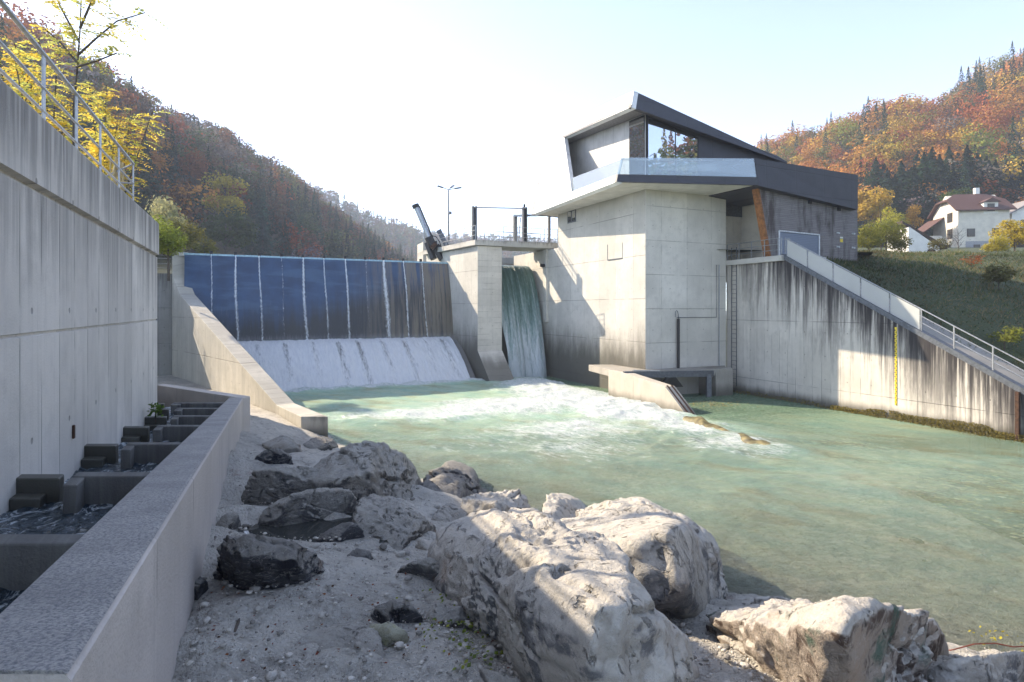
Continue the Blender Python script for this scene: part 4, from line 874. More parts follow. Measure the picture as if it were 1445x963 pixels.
o = box('concrete_block', M['c_plat'], None, Vector((12.25, 36.15, -1.5)), e1*1.35, -n1*2.2, UP*3.14, bevel=.03); tag(o, 'square concrete block at the right end of the platform beam', 'concrete block')
# ochre sill just under the surface
Sg = [G(972, 593, .02), G(1010, 606, .03), G(1060, 624, .02), G(1095, 638, -.05), G(1125, 648, -.22)]
M['algae'] = plain('ochre algae on stone', (.15, .125, .06), .5, 0, .7, 3.5, .02)
V = []; F = []; nn = 40; mmm = 9
for k in range(nn):
    f = k/(nn-1)*(len(Sg)-1); i = min(int(f), len(Sg)-2); q = Sg[i].lerp(Sg[i+1], f-i)
    tdir = (Sg[i+1]-Sg[i]).normalized(); nr = Vector((-tdir.y, tdir.x, 0))
    for j in range(mmm):
        e = j/(mmm-1)*2-1; V.append(q+nr*(e*.48+.10*math.sin(k*.55))+UP*(.20-.55*abs(e)**3+.05*math.sin(k*.9+j)+.05*math.sin(k*.37)-.10*k/nn))
o = mk('river_sill', np.array([tuple(v) for v in V]), grid(mmm, nn), M['algae'], smooth=True); tag(o, 'narrow ochre sill just breaking the water between foam and calm pool', 'sill')

# ================================================================== RIGHT WING WALL, DECK, RAMP
W0 = Vector((13.8, 38.6, 0)); dR = Vector((.398, -.917, 0)); nR = Vector((.917, .398, 0)); s0 = dR.dot(W0)
rz = lambda s: 8.26-.534*(s-4.25)
M['c_right'] = concrete('streaked wing wall concrete', (.398, -.917), (.60, .555, .49), .56, hline=3.55, hoff=1.0, streak=.32, drip=[(8.26+.534*(4.25+s0), -.534, 6.5, .9), (8.26+.534*(4.25+s0), -.534, 7.5, .72, .8), (8.26+.534*(4.25+s0), -.534, 2.2, .8)], wet=(.42, .3, .85), dark=(.032, .028, .03))
rp = [(-.1, -1.8), (-.1, 8.1), (4.25, 8.1), (4.45, rz(4.45)), (18.9, rz(18.9)), (21, .3), (21, -1.8)]
tag(prism('wing_wall', M['c_right'], None, [W0+dR*s+UP*z for s, z in rp], nR*1.5, bevel=.02), 'long concrete wall with black streaks falling beside the ramp to the river', 'wall')
rm = thing('ramp', 'steep ramp with dark kerb and steel rail, mesh screens on its upper part', 'ramp', W0+dR*10+UP*rz(10))
bar('kerb', M['rail_dark'], rm, W0+dR*4.3+nR*.12+UP*(rz(4.3)+.07), W0+dR*19+nR*.12+UP*(rz(19)+.07), .36, .22, nR)
prism('ramp_slab', M['c_plat'], rm, [W0+dR*4.3+nR*.3+UP*rz(4.3), W0+dR*19+nR*.3+UP*rz(19), W0+dR*19+nR*2.4+UP*rz(19), W0+dR*4.3+nR*2.4+UP*rz(4.3)], UP*.07)
rb_ = lambda s: W0+dR*s+nR*.12+UP*(rz(s)+.17)
wallp = lambda u, v: hit(u, v, W0, nR)
ss_ = [4.6, 6.0, 7.6, 9.15, 10.65, 12.1, 13.5, 15.0, 16.5, 18.0]
for s in ss_: bar('post', M['galv'], rm, rb_(s)-UP*.15, rb_(s)+UP*1.0, .05, .05, dR)
tube('top_rail', M['galv'], rm, [rb_(4.6)+UP*1.0, rb_(19)+UP*1.0], .028)
for h in (.38, .68): tube('rail', M['galv'], rm, [rb_(4.6)+UP*h, rb_(19)+UP*h], .02)
t = NT('fine mesh screen'); p = t.pos(); n = t.noise(p, .8, 4)
M['mesh'] = t.done(t.mixs(.82, t.n('BsdfTransparent').outputs[0], t.bsdf(t.mix(n, (.40, .405, .39), (.52, .525, .50)), .6)))
for a, b in zip(ss_[:5], ss_[1:6]): prism('mesh_screen', M['mesh'], rm, [rb_(a+.05)-nR*.05+UP*.02, rb_(b-.05)-nR*.05+UP*.02, rb_(b-.05)-nR*.05+UP*.96, rb_(a+.05)-nR*.05+UP*.96], nR*.012)
# deck
dk = thing('deck', 'small concrete deck with steel rail above the streaked wall', 'deck', W0+dR*2+UP*8.1)
box('deck_slab', M['c_deck'], dk, W0-dR*.4-nR*.22+UP*8.0, dR*4.9, nR*3.6, UP*.32, bevel=.02)
rl_ = [W0+dR*.15-nR*.15+UP*8.32, W0+dR*4.2-nR*.15+UP*8.32]
for k in range(5): q = rl_[0].lerp(rl_[1], k/4); bar('post', M['galv'], dk, q, q+UP*1.0, .045, .045, dR)
for h in (.33, .66, 1.0): tube('rail', M['galv'], dk, [rl_[0]+UP*h, rl_[1]+UP*h], .02)
q = rl_[1]
for k in range(3): bar('gate_bar', M['galv'], dk, q+nR*(.25+.3*k), q+nR*(.25+.3*k)+UP*1.05, .05, .05)
tube('gate_rail', M['galv'], dk, [q+UP*.95, q+nR*.95+UP*.95], .022)
# ladder
ld = thing('ladder', 'steel rung ladder fixed in the corner of the streaked wall', 'ladder', W0+dR*.5-nR*.15+UP*.3)
for s in (.55, .97): bar('stile', M['rail_dark'], ld, W0+dR*s-nR*.17+UP*.4, W0+dR*s-nR*.17+UP*9.1, .045, .03, dR)
for k in range(29): tube('rung', M['rail_dark'], ld, [W0+dR*.55-nR*.17+UP*(.6+.28*k), W0+dR*.97-nR*.17+UP*(.6+.28*k)], .013, 6)
# gauge: yellow staff with black marks
q0_, q1_ = wallp(1264.5, 572), wallp(1264.5, 462); hgt_ = q1_.z-q0_.z
sg = thing('staff_gauge', 'slim yellow water level staff with black marks on the streaked wall', 'staff gauge', q0_)
M['y_staff'] = M['yellow']; box('staff', M['y_staff'], sg, q0_-nR*.03-dR*.045, dR*.09, nR*.03, UP*hgt_)
n_ = int(hgt_/.1); mb = MB()
for k in range(n_):
    o_ = q0_-nR*.034+UP*(k*.1+.02)+dR*(-.04 if k % 2 else .002); mb.box(o_, dR*.038, nR*.004, UP*.06)
mk_ = mb.build('mark', M['black'], sg); mk_['kind'] = 'stuff'
o = bar('steel_post', M['rust'], None, wallp(1438.5, 553)-nR*.12, wallp(1438.5, 553)-nR*.12-UP*2.6, .13, .13, dR); tag(o, 'rusty steel guide post at the low end of the streaked wall', 'post')
# mossy growth along the foot of the wall
VV = []; FF = []; AA = []; nv = 0
for k in range(9000):
    s = RNG.uniform(7.6, 20.5) if k > 900 else RNG.uniform(.5, 7.6); thick = .34*(.35+.9*max(0, .5+.5*vnoise(np.array([[s*1.1, 2, 3.]]))[0])) * (1 if k > 900 else .45)
    z = RNG.uniform(-.05, .05+thick); dpt = RNG.uniform(0, .32*(1-z/.6)+.03); c = W0+dR*s-nR*dpt+UP*z
    if 10.55 < s < 10.75: continue
    n = Vector(RNG.normal(size=3))+Vector((-.5, -.7, .5)); n.normalize(); a = n.orthogonal().normalized(); b = n.cross(a); q = RNG.uniform(.02, .05)
    VV += [tuple(c+a*q), tuple(c+b*q*.6), tuple(c-a*q), tuple(c-b*q*.6)]; FF.append([nv, nv+1, nv+2, nv+3]); nv += 4
    g = RNG.random(); AA += [[.13+.14*g, .12+.09*g, .04+.02*g]]*4
t = NT('tinted small leaves'); at_ = t.n('Attribute', attribute_name='tint').outputs['Color']
M['leafy'] = t.done(t.mixs(.5, t.bsdf(at_, .7, spec=.2), t.n('BsdfTranslucent', {'Color': at_}).outputs[0]))
mk('moss', np.array(VV), np.array(FF), M['leafy'], attrs={'tint': AA})['kind'] = 'stuff'
# drifting leaves in the pool corner
VV = []; FF = []; AA = []; nv = 0
for k in range(230):
    u, v = RNG.normal(1005, 22), RNG.normal(570.5, 2.6); q = G(u, min(max(v, 563), 578), .03); a = RNG.uniform(0, 6.3); r_ = RNG.uniform(.03, .08)
    for j in range(4): VV.append((q.x+r_*math.cos(a+j*1.57)*(1 if j % 2 else .6), q.y+r_*math.sin(a+j*1.57)*(1 if j % 2 else .6), .035+.01*RNG.random()))
    FF.append([nv, nv+1, nv+2, nv+3]); nv += 4; g = RNG.random(); AA += [[.26+.2*g, .18+.12*g, .08]]*4
mk('floating_leaves', np.array(VV), np.array(FF), M['leafy'], attrs={'tint': AA})['kind'] = 'stuff'

# ================================================================== RIVER WATER
nx, ny = 560, 470
gx = np.linspace(-25, 33, nx); gy = np.concatenate([np.linspace(4, 20, 200, endpoint=False), np.linspace(20, 52, ny-200)]); X, Y = np.meshgrid(gx, gy)
pp = np.stack([X, Y, 0*X], -1).reshape(-1, 3)
foam = np.zeros(X.shape)
for cx, cy, sx, sy, ang, amp in ((2.0, 41.5, 2.6, 4.0, .43, 1.0), (3.4, 36.5, 3.4, 5.0, .43, 1.05), (5.6, 31.0, 3.2, 4.0, .43, 1.08), (7.6, 27.0, 2.0, 2.6, .43, .95), (.5, 32.0, 5.5, 3.6, .25, .80), (-4.5, 29.6, 4.5, 2.2, .15, .72), (3.5, 26.5, 6.5, 3.0, .3, .62), (8.4, 23.5, 2.6, 2.6, .3, .55), (2, 22.5, 8, 3.5, .2, .42), (9, 18, 8, 3, .2, .22), (13, 17, 7, 3, .2, .16)):
    c_, s_ = math.cos(ang), math.sin(ang); a = (X-cx)*c_+(Y-cy)*s_; b = -(X-cx)*s_+(Y-cy)*c_
    foam = np.maximum(foam, amp*np.exp(-((a/sx)**2+(b/sy)**2)*.7))
a = (X-G0.x)*gd.x+(Y-G0.y)*gd.y; b = (X-G0.x)*gn.x+(Y-G0.y)*gn.y
foam = np.maximum(foam, .95*np.exp(-((b-5.95)/.55)**2)*(a < GL+.6)); 
rs_ = (X-W0.x)*nR.x+(Y-W0.y)*nR.y; sd = (X-W0.x)*dR.x+(Y-W0.y)*dR.y
nd = (X-N0.x)*nN.x+(Y-N0.y)*nN.y; ns = (X-N0.x)*eN.x+(Y-N0.y)*eN.y
pool = ((nd > .3) & (ns < 8.5)) | ((ns >= 7.5) & (nd-.30*(ns-7.5) > .6) & (Y > 21))
foam = np.where(pool, foam*.05, foam)
foam = np.clip(foam*(1.0+.5*fbm(pp*[.42, .30, 1], 4, 60).reshape(X.shape)), 0, 1)
rough_ = np.clip(foam*1.0+.15, 0, 1)
Z = (.07*fbm(pp*[.7, 1.2, 1], 4, 61)+.035*fbm(pp*[2.0, 3.6, 1], 3, 62)).reshape(X.shape)*np.where(pool, .35, .8)
Z += foam*(.22*fbm(pp*[.5, .9, 1], 3, 63, .5, True).reshape(X.shape)+.14+.05*fbm(pp*[2.4, 3.4, 1], 3, 64).reshape(X.shape))
dep = np.clip(-bank0(X, Y)+.1, 0, 3)
op = np.clip(1-np.exp(-dep*.42), 0, 1)*.93; op = np.maximum(op, np.clip((Y-18)/12, 0, 1)*.82); op = np.clip(op+foam*.4, 0, .97)
op = np.where(pool & (ns < 8), .92, op)
sm_ = lambda x, a, b: (lambda q: q*q*(3-2*q))(np.clip((x-a)/(b-a), 0, 1))
green = sm_(nd, -.1, .9)*(1-sm_(ns, 6.5, 15))*np.where(ns < 7.6, (nd > .2), 1.)  # mask of the pool whose building shade is painted into the water colour
op = op*(1+.22*fbm(pp*[.22, .42, 1], 4, 66).reshape(X.shape)); op = np.clip(op*np.clip(.45+(Y-6)/22, .4, 1), 0, .97)
t = NT('river water'); p = t.pos()
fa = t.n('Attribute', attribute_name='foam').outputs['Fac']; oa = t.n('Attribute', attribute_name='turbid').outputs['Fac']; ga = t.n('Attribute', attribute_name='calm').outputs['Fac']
fl_ = t.xyz(t.dot(p, (.80, -.60, 0)), t.m_('MULTIPLY', t.dot(p, (.60, .80, 0)), 2.8), 0.)
n1_ = t.noise(fl_, .85, 9, .72, 1.3); n2_ = t.noise(fl_, 3.6, 6, .7, .7); n3_ = t.noise(fl_, 11., 4, .65, .4)
th = t.m_('ADD', t.m_('ADD', t.m_('MULTIPLY', n1_, .62), t.m_('MULTIPLY', n2_, .30)), t.m_('MULTIPLY', n3_, .16))
mask = t.ss(t.m_('SUBTRACT', th, t.m_('SUBTRACT', .84, t.m_('MULTIPLY', fa, .58))), -.09, .15)
body = t.mix(t.ss(t.noise(fl_, .35, 5, .6), .35, .65), (.29, .50, .37), (.44, .57, .38))
body = t.mix(ga, body, t.mix(t.noise(p, .3, 4), (.030, .115, .070), (.075, .14, .065)))  # pool body darkened: deep green water plus painted shade of the power house
rip = t.noise(t.vmul(fl_, (1., 1.5, 1)), 7., 6, .75, .9)
body = t.mix(t.ss(rip, .46, .60, 0., .55), body, (.62, .72, .56)); body = t.mix(t.ss(rip, .30, .44, .5, 0.), body, (.09, .19, .11))
brown = t.m_('MULTIPLY', t.ss(t.noise(t.vmul(fl_, (.6, .5, 1)), .55, 5, .6), .50, .66), t.m_('SUBTRACT', .55, t.m_('MULTIPLY', ga, .5))); body = t.mix(brown, body, (.36, .33, .16))
body = t.mix(t.m_('MULTIPLY', fa, .8), body, (.38, .50, .45))
h = t.m_('ADD', t.m_('ADD', t.m_('MULTIPLY', n2_, 1.), t.m_('MULTIPLY', n3_, .45)), t.m_('MULTIPLY', n1_, .6))
bp = t.bump(h, .07); bpf = t.bump(t.m_('ADD', h, t.m_('MULTIPLY', t.noise(p, 24., 4), .5)), .16)
under = t.mixs(oa, t.n('BsdfTransparent', {'Color': (.94, .97, .90)}).outputs[0], t.n('BsdfDiffuse', {'Color': body, 'Normal': bp}).outputs[0])
fr_ = t.n('Fresnel', {'IOR': 1.33, 'Normal': bp}).outputs[0]
wat = t.mixs(t.m_('MULTIPLY', fr_, .85), under, t.n('BsdfGlossy', {'Roughness': .06, 'Normal': bp}).outputs[0])
fm = t.bsdf(t.mix(t.ss(t.m_('ADD', n2_, t.m_('MULTIPLY', t.m_('SUBTRACT', n3_, .5), .8)), .34, .64), (.50, .60, .57), (.88, .90, .89)), .6, bpf, spec=.3)
fleck = t.m_('MULTIPLY', t.ss(t.noise(t.vmul(fl_, (1., 1.6, 1)), 5.5, 5, .75, 1.), .63, .69), t.ss(t.noise(fl_, .5, 4), .38, .55))  # foam specks that also paint in the sparkle of sunlit ripples
M['river'] = t.done(t.mixs(t.m_('MAXIMUM', mask, t.m_('MULTIPLY', fleck, t.m_('SUBTRACT', .75, t.m_('MULTIPLY', ga, .6)))), wat, fm))
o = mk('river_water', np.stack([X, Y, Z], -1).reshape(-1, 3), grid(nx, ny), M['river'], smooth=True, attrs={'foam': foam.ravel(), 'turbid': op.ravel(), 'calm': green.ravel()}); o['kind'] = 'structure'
# puddle between the rocks
pg = [Vector((PUD[0]+1.5*math.cos(k*.2618), PUD[1]+.75*math.sin(k*.2618), PUDZ)) for k in range(24)]
o = mk('puddle', pg, [list(range(len(pg)))], plain('still puddle', (.05, .05, .045), .02, 0, .05)); o['kind'] = 'structure'
# ================================================================== TERRAIN BEHIND
def interp(tab, u):
    tab = np.array(tab, float); return np.stack([np.interp(u, tab[:, 0], tab[:, k]) for k in range(1, tab.shape[1])], -1)
t = NT('forest floor'); p = t.pos(); n = t.noise(p, .12, 6, .65)
M['floor'] = t.done(t.bsdf(t.mix(n, (.035, .04, .018), (.10, .065, .03)), .95))
t = NT('meadow'); p = t.pos(); n = t.noise(p, .5, 6, .65)
M['meadow'] = t.done(t.bsdf(t.mix(n, (.03, .05, .018), (.065, .075, .032)), .95, t.bump(t.noise(p, 7., 5), .08)))
def hill(name, foot, crest, z0, u0, u1, nu=60, nv=26, drop=11., prof=1.25):
    us = np.linspace(u0, u1, nu); f_ = interp(foot, us)[:, 0]; c_ = interp(crest, us)
    G_ = np.zeros((nv+6, nu, 3))
    for i, u in enumerate(us):
        Yc = c_[i, 1]; zc = H+(CV-c_[i, 0])*Yc/FPX-drop; a = np.array([(u-CU)*f_[i]/FPX, f_[i], z0]); b = np.array([(u-CU)*Yc/FPX, Yc, zc])
        for k in range(nv):
            f = k/(nv-1); G_[k, i] = a+(b-a)*f; G_[k, i, 2] = a[2]+(zc-a[2])*(1-(1-f)**prof)
        for k in range(6): 
            d = (k+1)*18; G_[nv+k, i] = b*(1+d/np.hypot(b[0], b[1])); G_[nv+k, i, 2] = zc-d*.25
    V = G_.reshape(-1, 3); V[:, 2] += 2.0*fbm(V*[.03, .03, 0], 3, 80)
    mk(name, V, grid(nu, nv+6), M['floor'], smooth=True)['kind'] = 'structure'
    return us, V.reshape(nv+6, nu, 3)[:nv+2]
left = hill('hill', [(-260, 52), (0, 75), (150, 90), (300, 118), (450, 160), (560, 225), (640, 300)], [(-260, 120, 92), (-80, 60, 125), (0, 22, 140), (60, 40, 155), (110, 78, 170), (170, 120, 190), (250, 163, 215), (330, 196, 240), (400, 241, 265), (450, 288, 290), (500, 316, 320), (555, 354, 350), (600, 380, 370), (640, 400, 380)], 8.5, -260, 640, 80)
right = hill('hill', [(980, 150), (1100, 140), (1250, 122), (1445, 118), (1700, 100), (2100, 85)], [(980, 262, 270), (1040, 226, 260), (1080, 207, 250), (1130, 190, 240), (1200, 164, 232), (1250, 140, 226), (1300, 150, 222), (1335, 138, 220), (1370, 106, 225), (1400, 90, 230), (1445, 74, 235), (1520, 45, 230), (1700, 0, 200), (2100, -40, 150)], 15.5, 980, 2100, 80)
far = hill('hill', [(380, 420), (800, 430)], [(380, 236, 500), (440, 262, 520), (475, 277, 540), (520, 301, 560), (560, 318, 580), (600, 331, 600), (640, 338, 640), (700, 345, 700), (800, 350, 720)], 9, 380, 800, 50, 16, 10)
far2 = hill('hill', [(520, 760), (900, 760)], [(520, 322, 900), (600, 329, 900), (640, 334, 920), (760, 338, 950), (900, 345, 950)], 9, 520, 900, 30, 8, 8)
o = mk('ground', [(-1800, -600, -2.6), (1800, -600, -2.6), (1800, 2400, -2.6), (-1800, 2400, -2.6)], [[0, 1, 2, 3]], M['meadow']); o['kind'] = 'structure'
# embankment on the right, the lane terrace above it and the house meadow
ne, nr_ = 60, 34; V = []; tp_ = []
for i in range(ne):
    s = 2.0+30*i/(ne-1); b = W0+dR*s+nR*1.4; b.z = max(rz(s) if s > 4.25 else 8.2, .5)-.12
    f = i/(ne-1); tq = Vector((21.5+(92-21.5)*f**1.1, 46.5+3*f-9*f*f, 9.55+.35*f)); tp_.append(tq)
    for k in range(nr_):
        g = k/(nr_-1); q = b.lerp(tq, g); q.z = b.z+(tq.z-b.z)*(g**.9*.75+.25*math.sin(g*1.57)); V.append(tuple(q))
V = np.array(V); V[:, 2] += .22*fbm(V*[.4, .4, .4], 3, 90)*np.clip(np.tile(np.linspace(0, 1, nr_), ne)*6, 0, 1)
emb = V.reshape(ne, nr_, 3); mk('embankment', V, grid(nr_, ne), M['meadow'], smooth=True)['kind'] = 'structure'
V = []
rows = [(0, None), (14, 9.7), (30, 12.2), (42, 13.9), (58, 15.9), (75, 17), (120, 20)]
tps = [Vector((12, 47, 9.2)), Vector((16, 46.8, 9.4))]+tp_[::6]+[Vector((140, 38, 10))]
for d, z in rows:
    for q in tps: V.append((q.x*(1+d/60), q.y+d, (q.z-.0 if z is None else z)))
mk('meadow', np.array(V), grid(len(tps), len(rows)), M['meadow'], smooth=True)['kind'] = 'structure'
V = [(13, 38, 9.0), (24, 40, 9.0), (40, 70, 9.4), (5, 70, 9.4), (2, 52, 9.2)]
o = mk('terrace', V, [list(range(5))], M['meadow']); o['kind'] = 'structure'

# ================================================================== TREES
def leaves(kind, n, q, rg):
    """leaf-sized faces spread through a crown of height 1: positions, faces, tone"""
    if kind == 'conifer':
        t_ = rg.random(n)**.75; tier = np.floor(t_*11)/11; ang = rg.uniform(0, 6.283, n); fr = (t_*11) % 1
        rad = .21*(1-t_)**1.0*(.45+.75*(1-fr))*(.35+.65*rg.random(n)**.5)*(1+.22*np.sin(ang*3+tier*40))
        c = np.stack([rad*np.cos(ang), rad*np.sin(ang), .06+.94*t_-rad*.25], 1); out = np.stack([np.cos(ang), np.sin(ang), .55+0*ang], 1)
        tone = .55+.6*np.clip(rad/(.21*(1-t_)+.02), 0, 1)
    else:
        k = 15 if kind == 'broad' else 9
        lc = rg.normal(size=(k, 3)); lc /= np.linalg.norm(lc, axis=1)[:, None]; lc *= rg.uniform(.35, 1, (k, 1))**.6
        sx = .27 if kind == 'broad' else .20
        lc = lc*[sx, sx, .27]+[0, 0, .62]; lr = rg.uniform(.10, .17, k)
        i = rg.integers(0, k, n); d = rg.normal(size=(n, 3)); d /= np.linalg.norm(d, axis=1)[:, None]
        c = lc[i]+d*(lr[i]*(.45+.6*rg.random(n)**.5))[:, None]*[1.15, 1.15, .9]; out = d*.7+(c-[0, 0, .55])*1.6
        tone = .8+.35*rg.random(n)
    out = out+rg.normal(size=(n, 3))*.55; out /= np.linalg.norm(out, axis=1)[:, None]
    a = np.cross(out, rg.normal(size=(n, 3))); a /= np.linalg.norm(a, axis=1)[:, None]+1e-9; b = np.cross(out, a)
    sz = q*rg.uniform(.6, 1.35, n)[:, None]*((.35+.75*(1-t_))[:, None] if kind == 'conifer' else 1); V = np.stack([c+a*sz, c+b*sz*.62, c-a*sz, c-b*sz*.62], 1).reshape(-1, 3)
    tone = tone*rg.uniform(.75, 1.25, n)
    return V, np.arange(n*4).reshape(n, 4), np.repeat(tone, 4)
def leafmat(name, src, tr=.35):
    t = NT(name)
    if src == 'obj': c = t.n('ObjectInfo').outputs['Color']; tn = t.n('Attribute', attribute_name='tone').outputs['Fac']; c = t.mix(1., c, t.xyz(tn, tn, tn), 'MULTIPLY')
    else: c = t.n('Attribute', attribute_name='tint').outputs['Color']
    return t.done(t.mixs(tr, t.bsdf(c, .75, spec=.15), t.n('BsdfTranslucent', {'Color': c}).outputs[0]))
M['crown'] = leafmat('foliage', 'obj', .48); M['forest'] = leafmat('forest foliage', 'tint', .25)
M['bark'] = plain('bark', (.075, .06, .048), .9, 0, .4, 6)
PAL = {'rust': (.29, .09, .035), 'orange': (.42, .18, .045), 'brown': (.15, .075, .04), 'gold': (.48, .29, .05), 'yellow': (.46, .36, .05), 'olive': (.145, .135, .04), 'green': (.06, .09, .028), 'ygreen': (.22, .23, .045), 'dark': (.022, .042, .022), 'spruce': (.034, .070, .038), 'grey': (.17, .14, .12), 'bluegreen': (.045, .08, .055), 'pale': (.33, .30, .16)}
PROTO = {}
for kind, n, q in (('broad', 2600, .020), ('slim', 2200, .018), ('conifer', 3400, .016)):
    for v in range(2):
        Vv, Fv, tn = leaves(kind, n, q, np.random.default_rng(100+v*7+len(kind)))
        PROTO[kind, v] = (Vv, Fv, tn)
TM = {}
def tree(name, label, base, h, kind, col, wide=1., var=0, group=None, cat='tree', bare=.0, n=None, q=None):
    """trunk and crown; base is the foot on the ground"""
    root = thing(name, label, cat, base, group); key = (kind, var, n, q)
    if key not in TM:
        Vv, Fv, tn = PROTO[kind, var] if n is None else leaves(kind, n, q, np.random.default_rng(7+var))
        c = mk('crown', Vv, Fv, M['crown'], None, base=(0, 0, 0), attrs={'tone': tn}); c.location = (0, 0, 0)
        mb = MB(); top = .93 if kind == 'conifer' else .72; rg = random.Random(3+var)
        mb.tube([(0, 0, -.05), (.004, .003, top*.45), (-.004, .004, top)], [.016, .011, .003], 6)
        tr = mb.build('trunk', M['bark'], None, base=(0, 0, 0)); tr.location = (0, 0, 0)
        if kind != 'conifer':
            bm = bmesh.new(); bm.from_mesh(tr.data)
            for k in range(7):
                a = k*2.4+rg.random(); z = .28+.06*k; p = [Vector((0, 0, z)), Vector((math.cos(a)*.1, math.sin(a)*.1, z+.10)), Vector((math.cos(a)*.2, math.sin(a)*.2, z+.18))]
                m2 = MB().tube(p, [.007, .005, .002], 5); vs = [bm.verts.new(x) for x in m2.V]
                for f in m2.F: bm.faces.new([vs[i] for i in f])
            bm.to_mesh(tr.data); bm.free()
        TM[key] = (c.data, tr.data); bpy.data.objects.remove(c); bpy.data.objects.remove(tr)
    for nm, d in zip(('crown', 'trunk'), TM[key]):
        o = bpy.data.objects.new(nm, d); COL.objects.link(o); o.parent = root; o.scale = (h*wide, h*wide, h); o.rotation_euler = (0, 0, random.uniform(0, 6.28)); o.color = (*[min(1, x*random.uniform(.9, 1.1)) for x in PAL[col]], 1)
    return root
def onhill(hl, u, v, h):                      # foot of a tree of height h whose tip shows at (u, v)
    us, Gd = hl; i = np.interp(u, us, np.arange(len(us))); i0 = int(min(i, len(us)-2)); col = Gd[:, i0]*(1-(i-i0))+Gd[:, i0+1]*(i-i0)
    f = np.linspace(0, len(col)-1, 300); k = np.stack([np.interp(f, np.arange(len(col)), col[:, j]) for j in range(3)], 1)
    vt = CV-(k[:, 2]+h-H)*FPX/k[:, 1]; b = k[np.argmin(np.abs(vt-v))]; return Vector((float(b[0]), float(b[1]), float(b[2])-.3))
SOLO = [
  ('single round golden tree glowing on the shaded left slope', 318, 237, 16, 'broad', 'yellow', 1.1, 0),
  ('dark green tree under the round golden tree', 318, 285, 15, 'broad', 'green', 1.2, 1),
  ('red brown tree glowing left of the round golden tree', 268, 205, 13, 'broad', 'rust', 1.1, 1),
  ('orange tree on the left slope above the pointed pale tree', 214, 182, 13, 'broad', 'orange', 1.1, 0),
  ('pale topped tree right of the round golden tree', 389, 281, 12, 'broad', 'pale', .9, 1),
  ('large blue green pine left of the round golden tree', 205, 190, 20, 'conifer', 'bluegreen', 1.6, 0),
  ('spruce left of two lit spruces behind the blue gate', 353, 296, 13, 'conifer', 'bluegreen', 1.3, 1),
  ('second lit spruce behind the blue gate, close to its twin', 371, 299, 13, 'conifer', 'bluegreen', 1.3, 0),
  ('spruce halfway along the blue gate, behind the fifth stream', 402, 308, 12, 'conifer', 'spruce', 1.4, 1),
  ('small pale spruce just above the crest of the blue gate', 423, 332, 7, 'conifer', 'pale', 1.2, 0)]
SOLOB = [onhill(left, q[1], q[2], q[3]) for q in SOLO]
def clear(u, p):
    for q, b in zip(SOLO, SOLOB):
        if abs(u-q[1]) < q[3]*.22*q[6]*FPX/b.y and b.y-24 < p[1] < b.y+3: return True
    return False
# the woods, one mass each
def forest(name, label, hl, step, mixf, hmin, hmax, nq, q, seed, skip=None, lo=0., hi=1.):
    us, Gd = hl; rg = np.random.default_rng(seed); nvv, nuu, _ = Gd.shape; Vs = []; Fs = []; Ts = []; nv = 0; cnt = 0
    pts = []
    for a in range(nvv-1):
        for b in range(nuu-1):
            p00, p10, p01, p11 = Gd[a, b], Gd[a+1, b], Gd[a, b+1], Gd[a+1, b+1]
            ar = np.linalg.norm(np.cross(p10-p00, p01-p00)); m = ar/step**2; k = int(m)+(rg.random() < m-int(m))
            for _ in range(k):
                s_, t_ = rg.random(), rg.random(); pts.append(((p00*(1-s_)+p10*s_)*(1-t_)+(p01*(1-s_)+p11*s_)*t_))
    base = {}
    for kind in ('broad', 'slim', 'conifer'):
        for v in range(3): base[kind, v] = leaves(kind, nq, q, np.random.default_rng(seed+v*3+len(kind)))
    for p in pts:
        u = CU+p[0]/p[1]*FPX if p[1] > 1 else 0
        if skip and skip(u, p): continue
        kind, col = mixf(u, p, rg); h = rg.uniform(hmin, hmax)*(1.15 if kind == 'conifer' else 1); w_ = rg.uniform(.9, 1.35)
        Vv, Fv, tn = base[kind, rg.integers(0, 3)]; a = rg.uniform(0, 6.28); c_, s_ = math.cos(a), math.sin(a)
        X_ = Vv[:, 0]*c_-Vv[:, 1]*s_; Y_ = Vv[:, 0]*s_+Vv[:, 1]*c_
        Vs.append(np.stack([X_*h*w_+p[0], Y_*h*w_+p[1], Vv[:, 2]*h*1.02+p[2]-1.5], 1)); Fs.append(Fv+nv); nv += len(Vv)
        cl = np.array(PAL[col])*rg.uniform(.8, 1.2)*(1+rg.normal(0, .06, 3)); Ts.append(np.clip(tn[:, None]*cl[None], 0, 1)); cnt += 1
    o = mk(name, np.concatenate(Vs), np.concatenate(Fs), M['forest'], attrs={'tint': np.concatenate(Ts)}); tag(o, label, None, None, 'stuff'); print(name, cnt, 'trees', nv//4, 'faces')
def pick(rg, tab):
    r = rg.random()*sum(w_ for _, w_ in tab)
    for x, w_ in tab:
        r -= w_
        if r <= 0: return x
    return tab[-1][0]
def mleft(u, p, rg):
    cl = vnoise(np.array([[p[0]*.035, p[1]*.035, 1.]]))[0]; rel = (p[2]-8)/55
    if rel < .45 and rg.random() < .5 or cl < -.3 and rg.random() < .3: return 'conifer', pick(rg, [('spruce', 4), ('dark', 3), ('bluegreen', 2)])
    return pick(rg, [('broad', 3), ('slim', 1)]), pick(rg, [('rust', 2.6), ('brown', 4.5), ('orange', 1.0), ('olive', 2.2), ('grey', 1.6), ('green', 4.0 if rel < .5 else 1.4)])
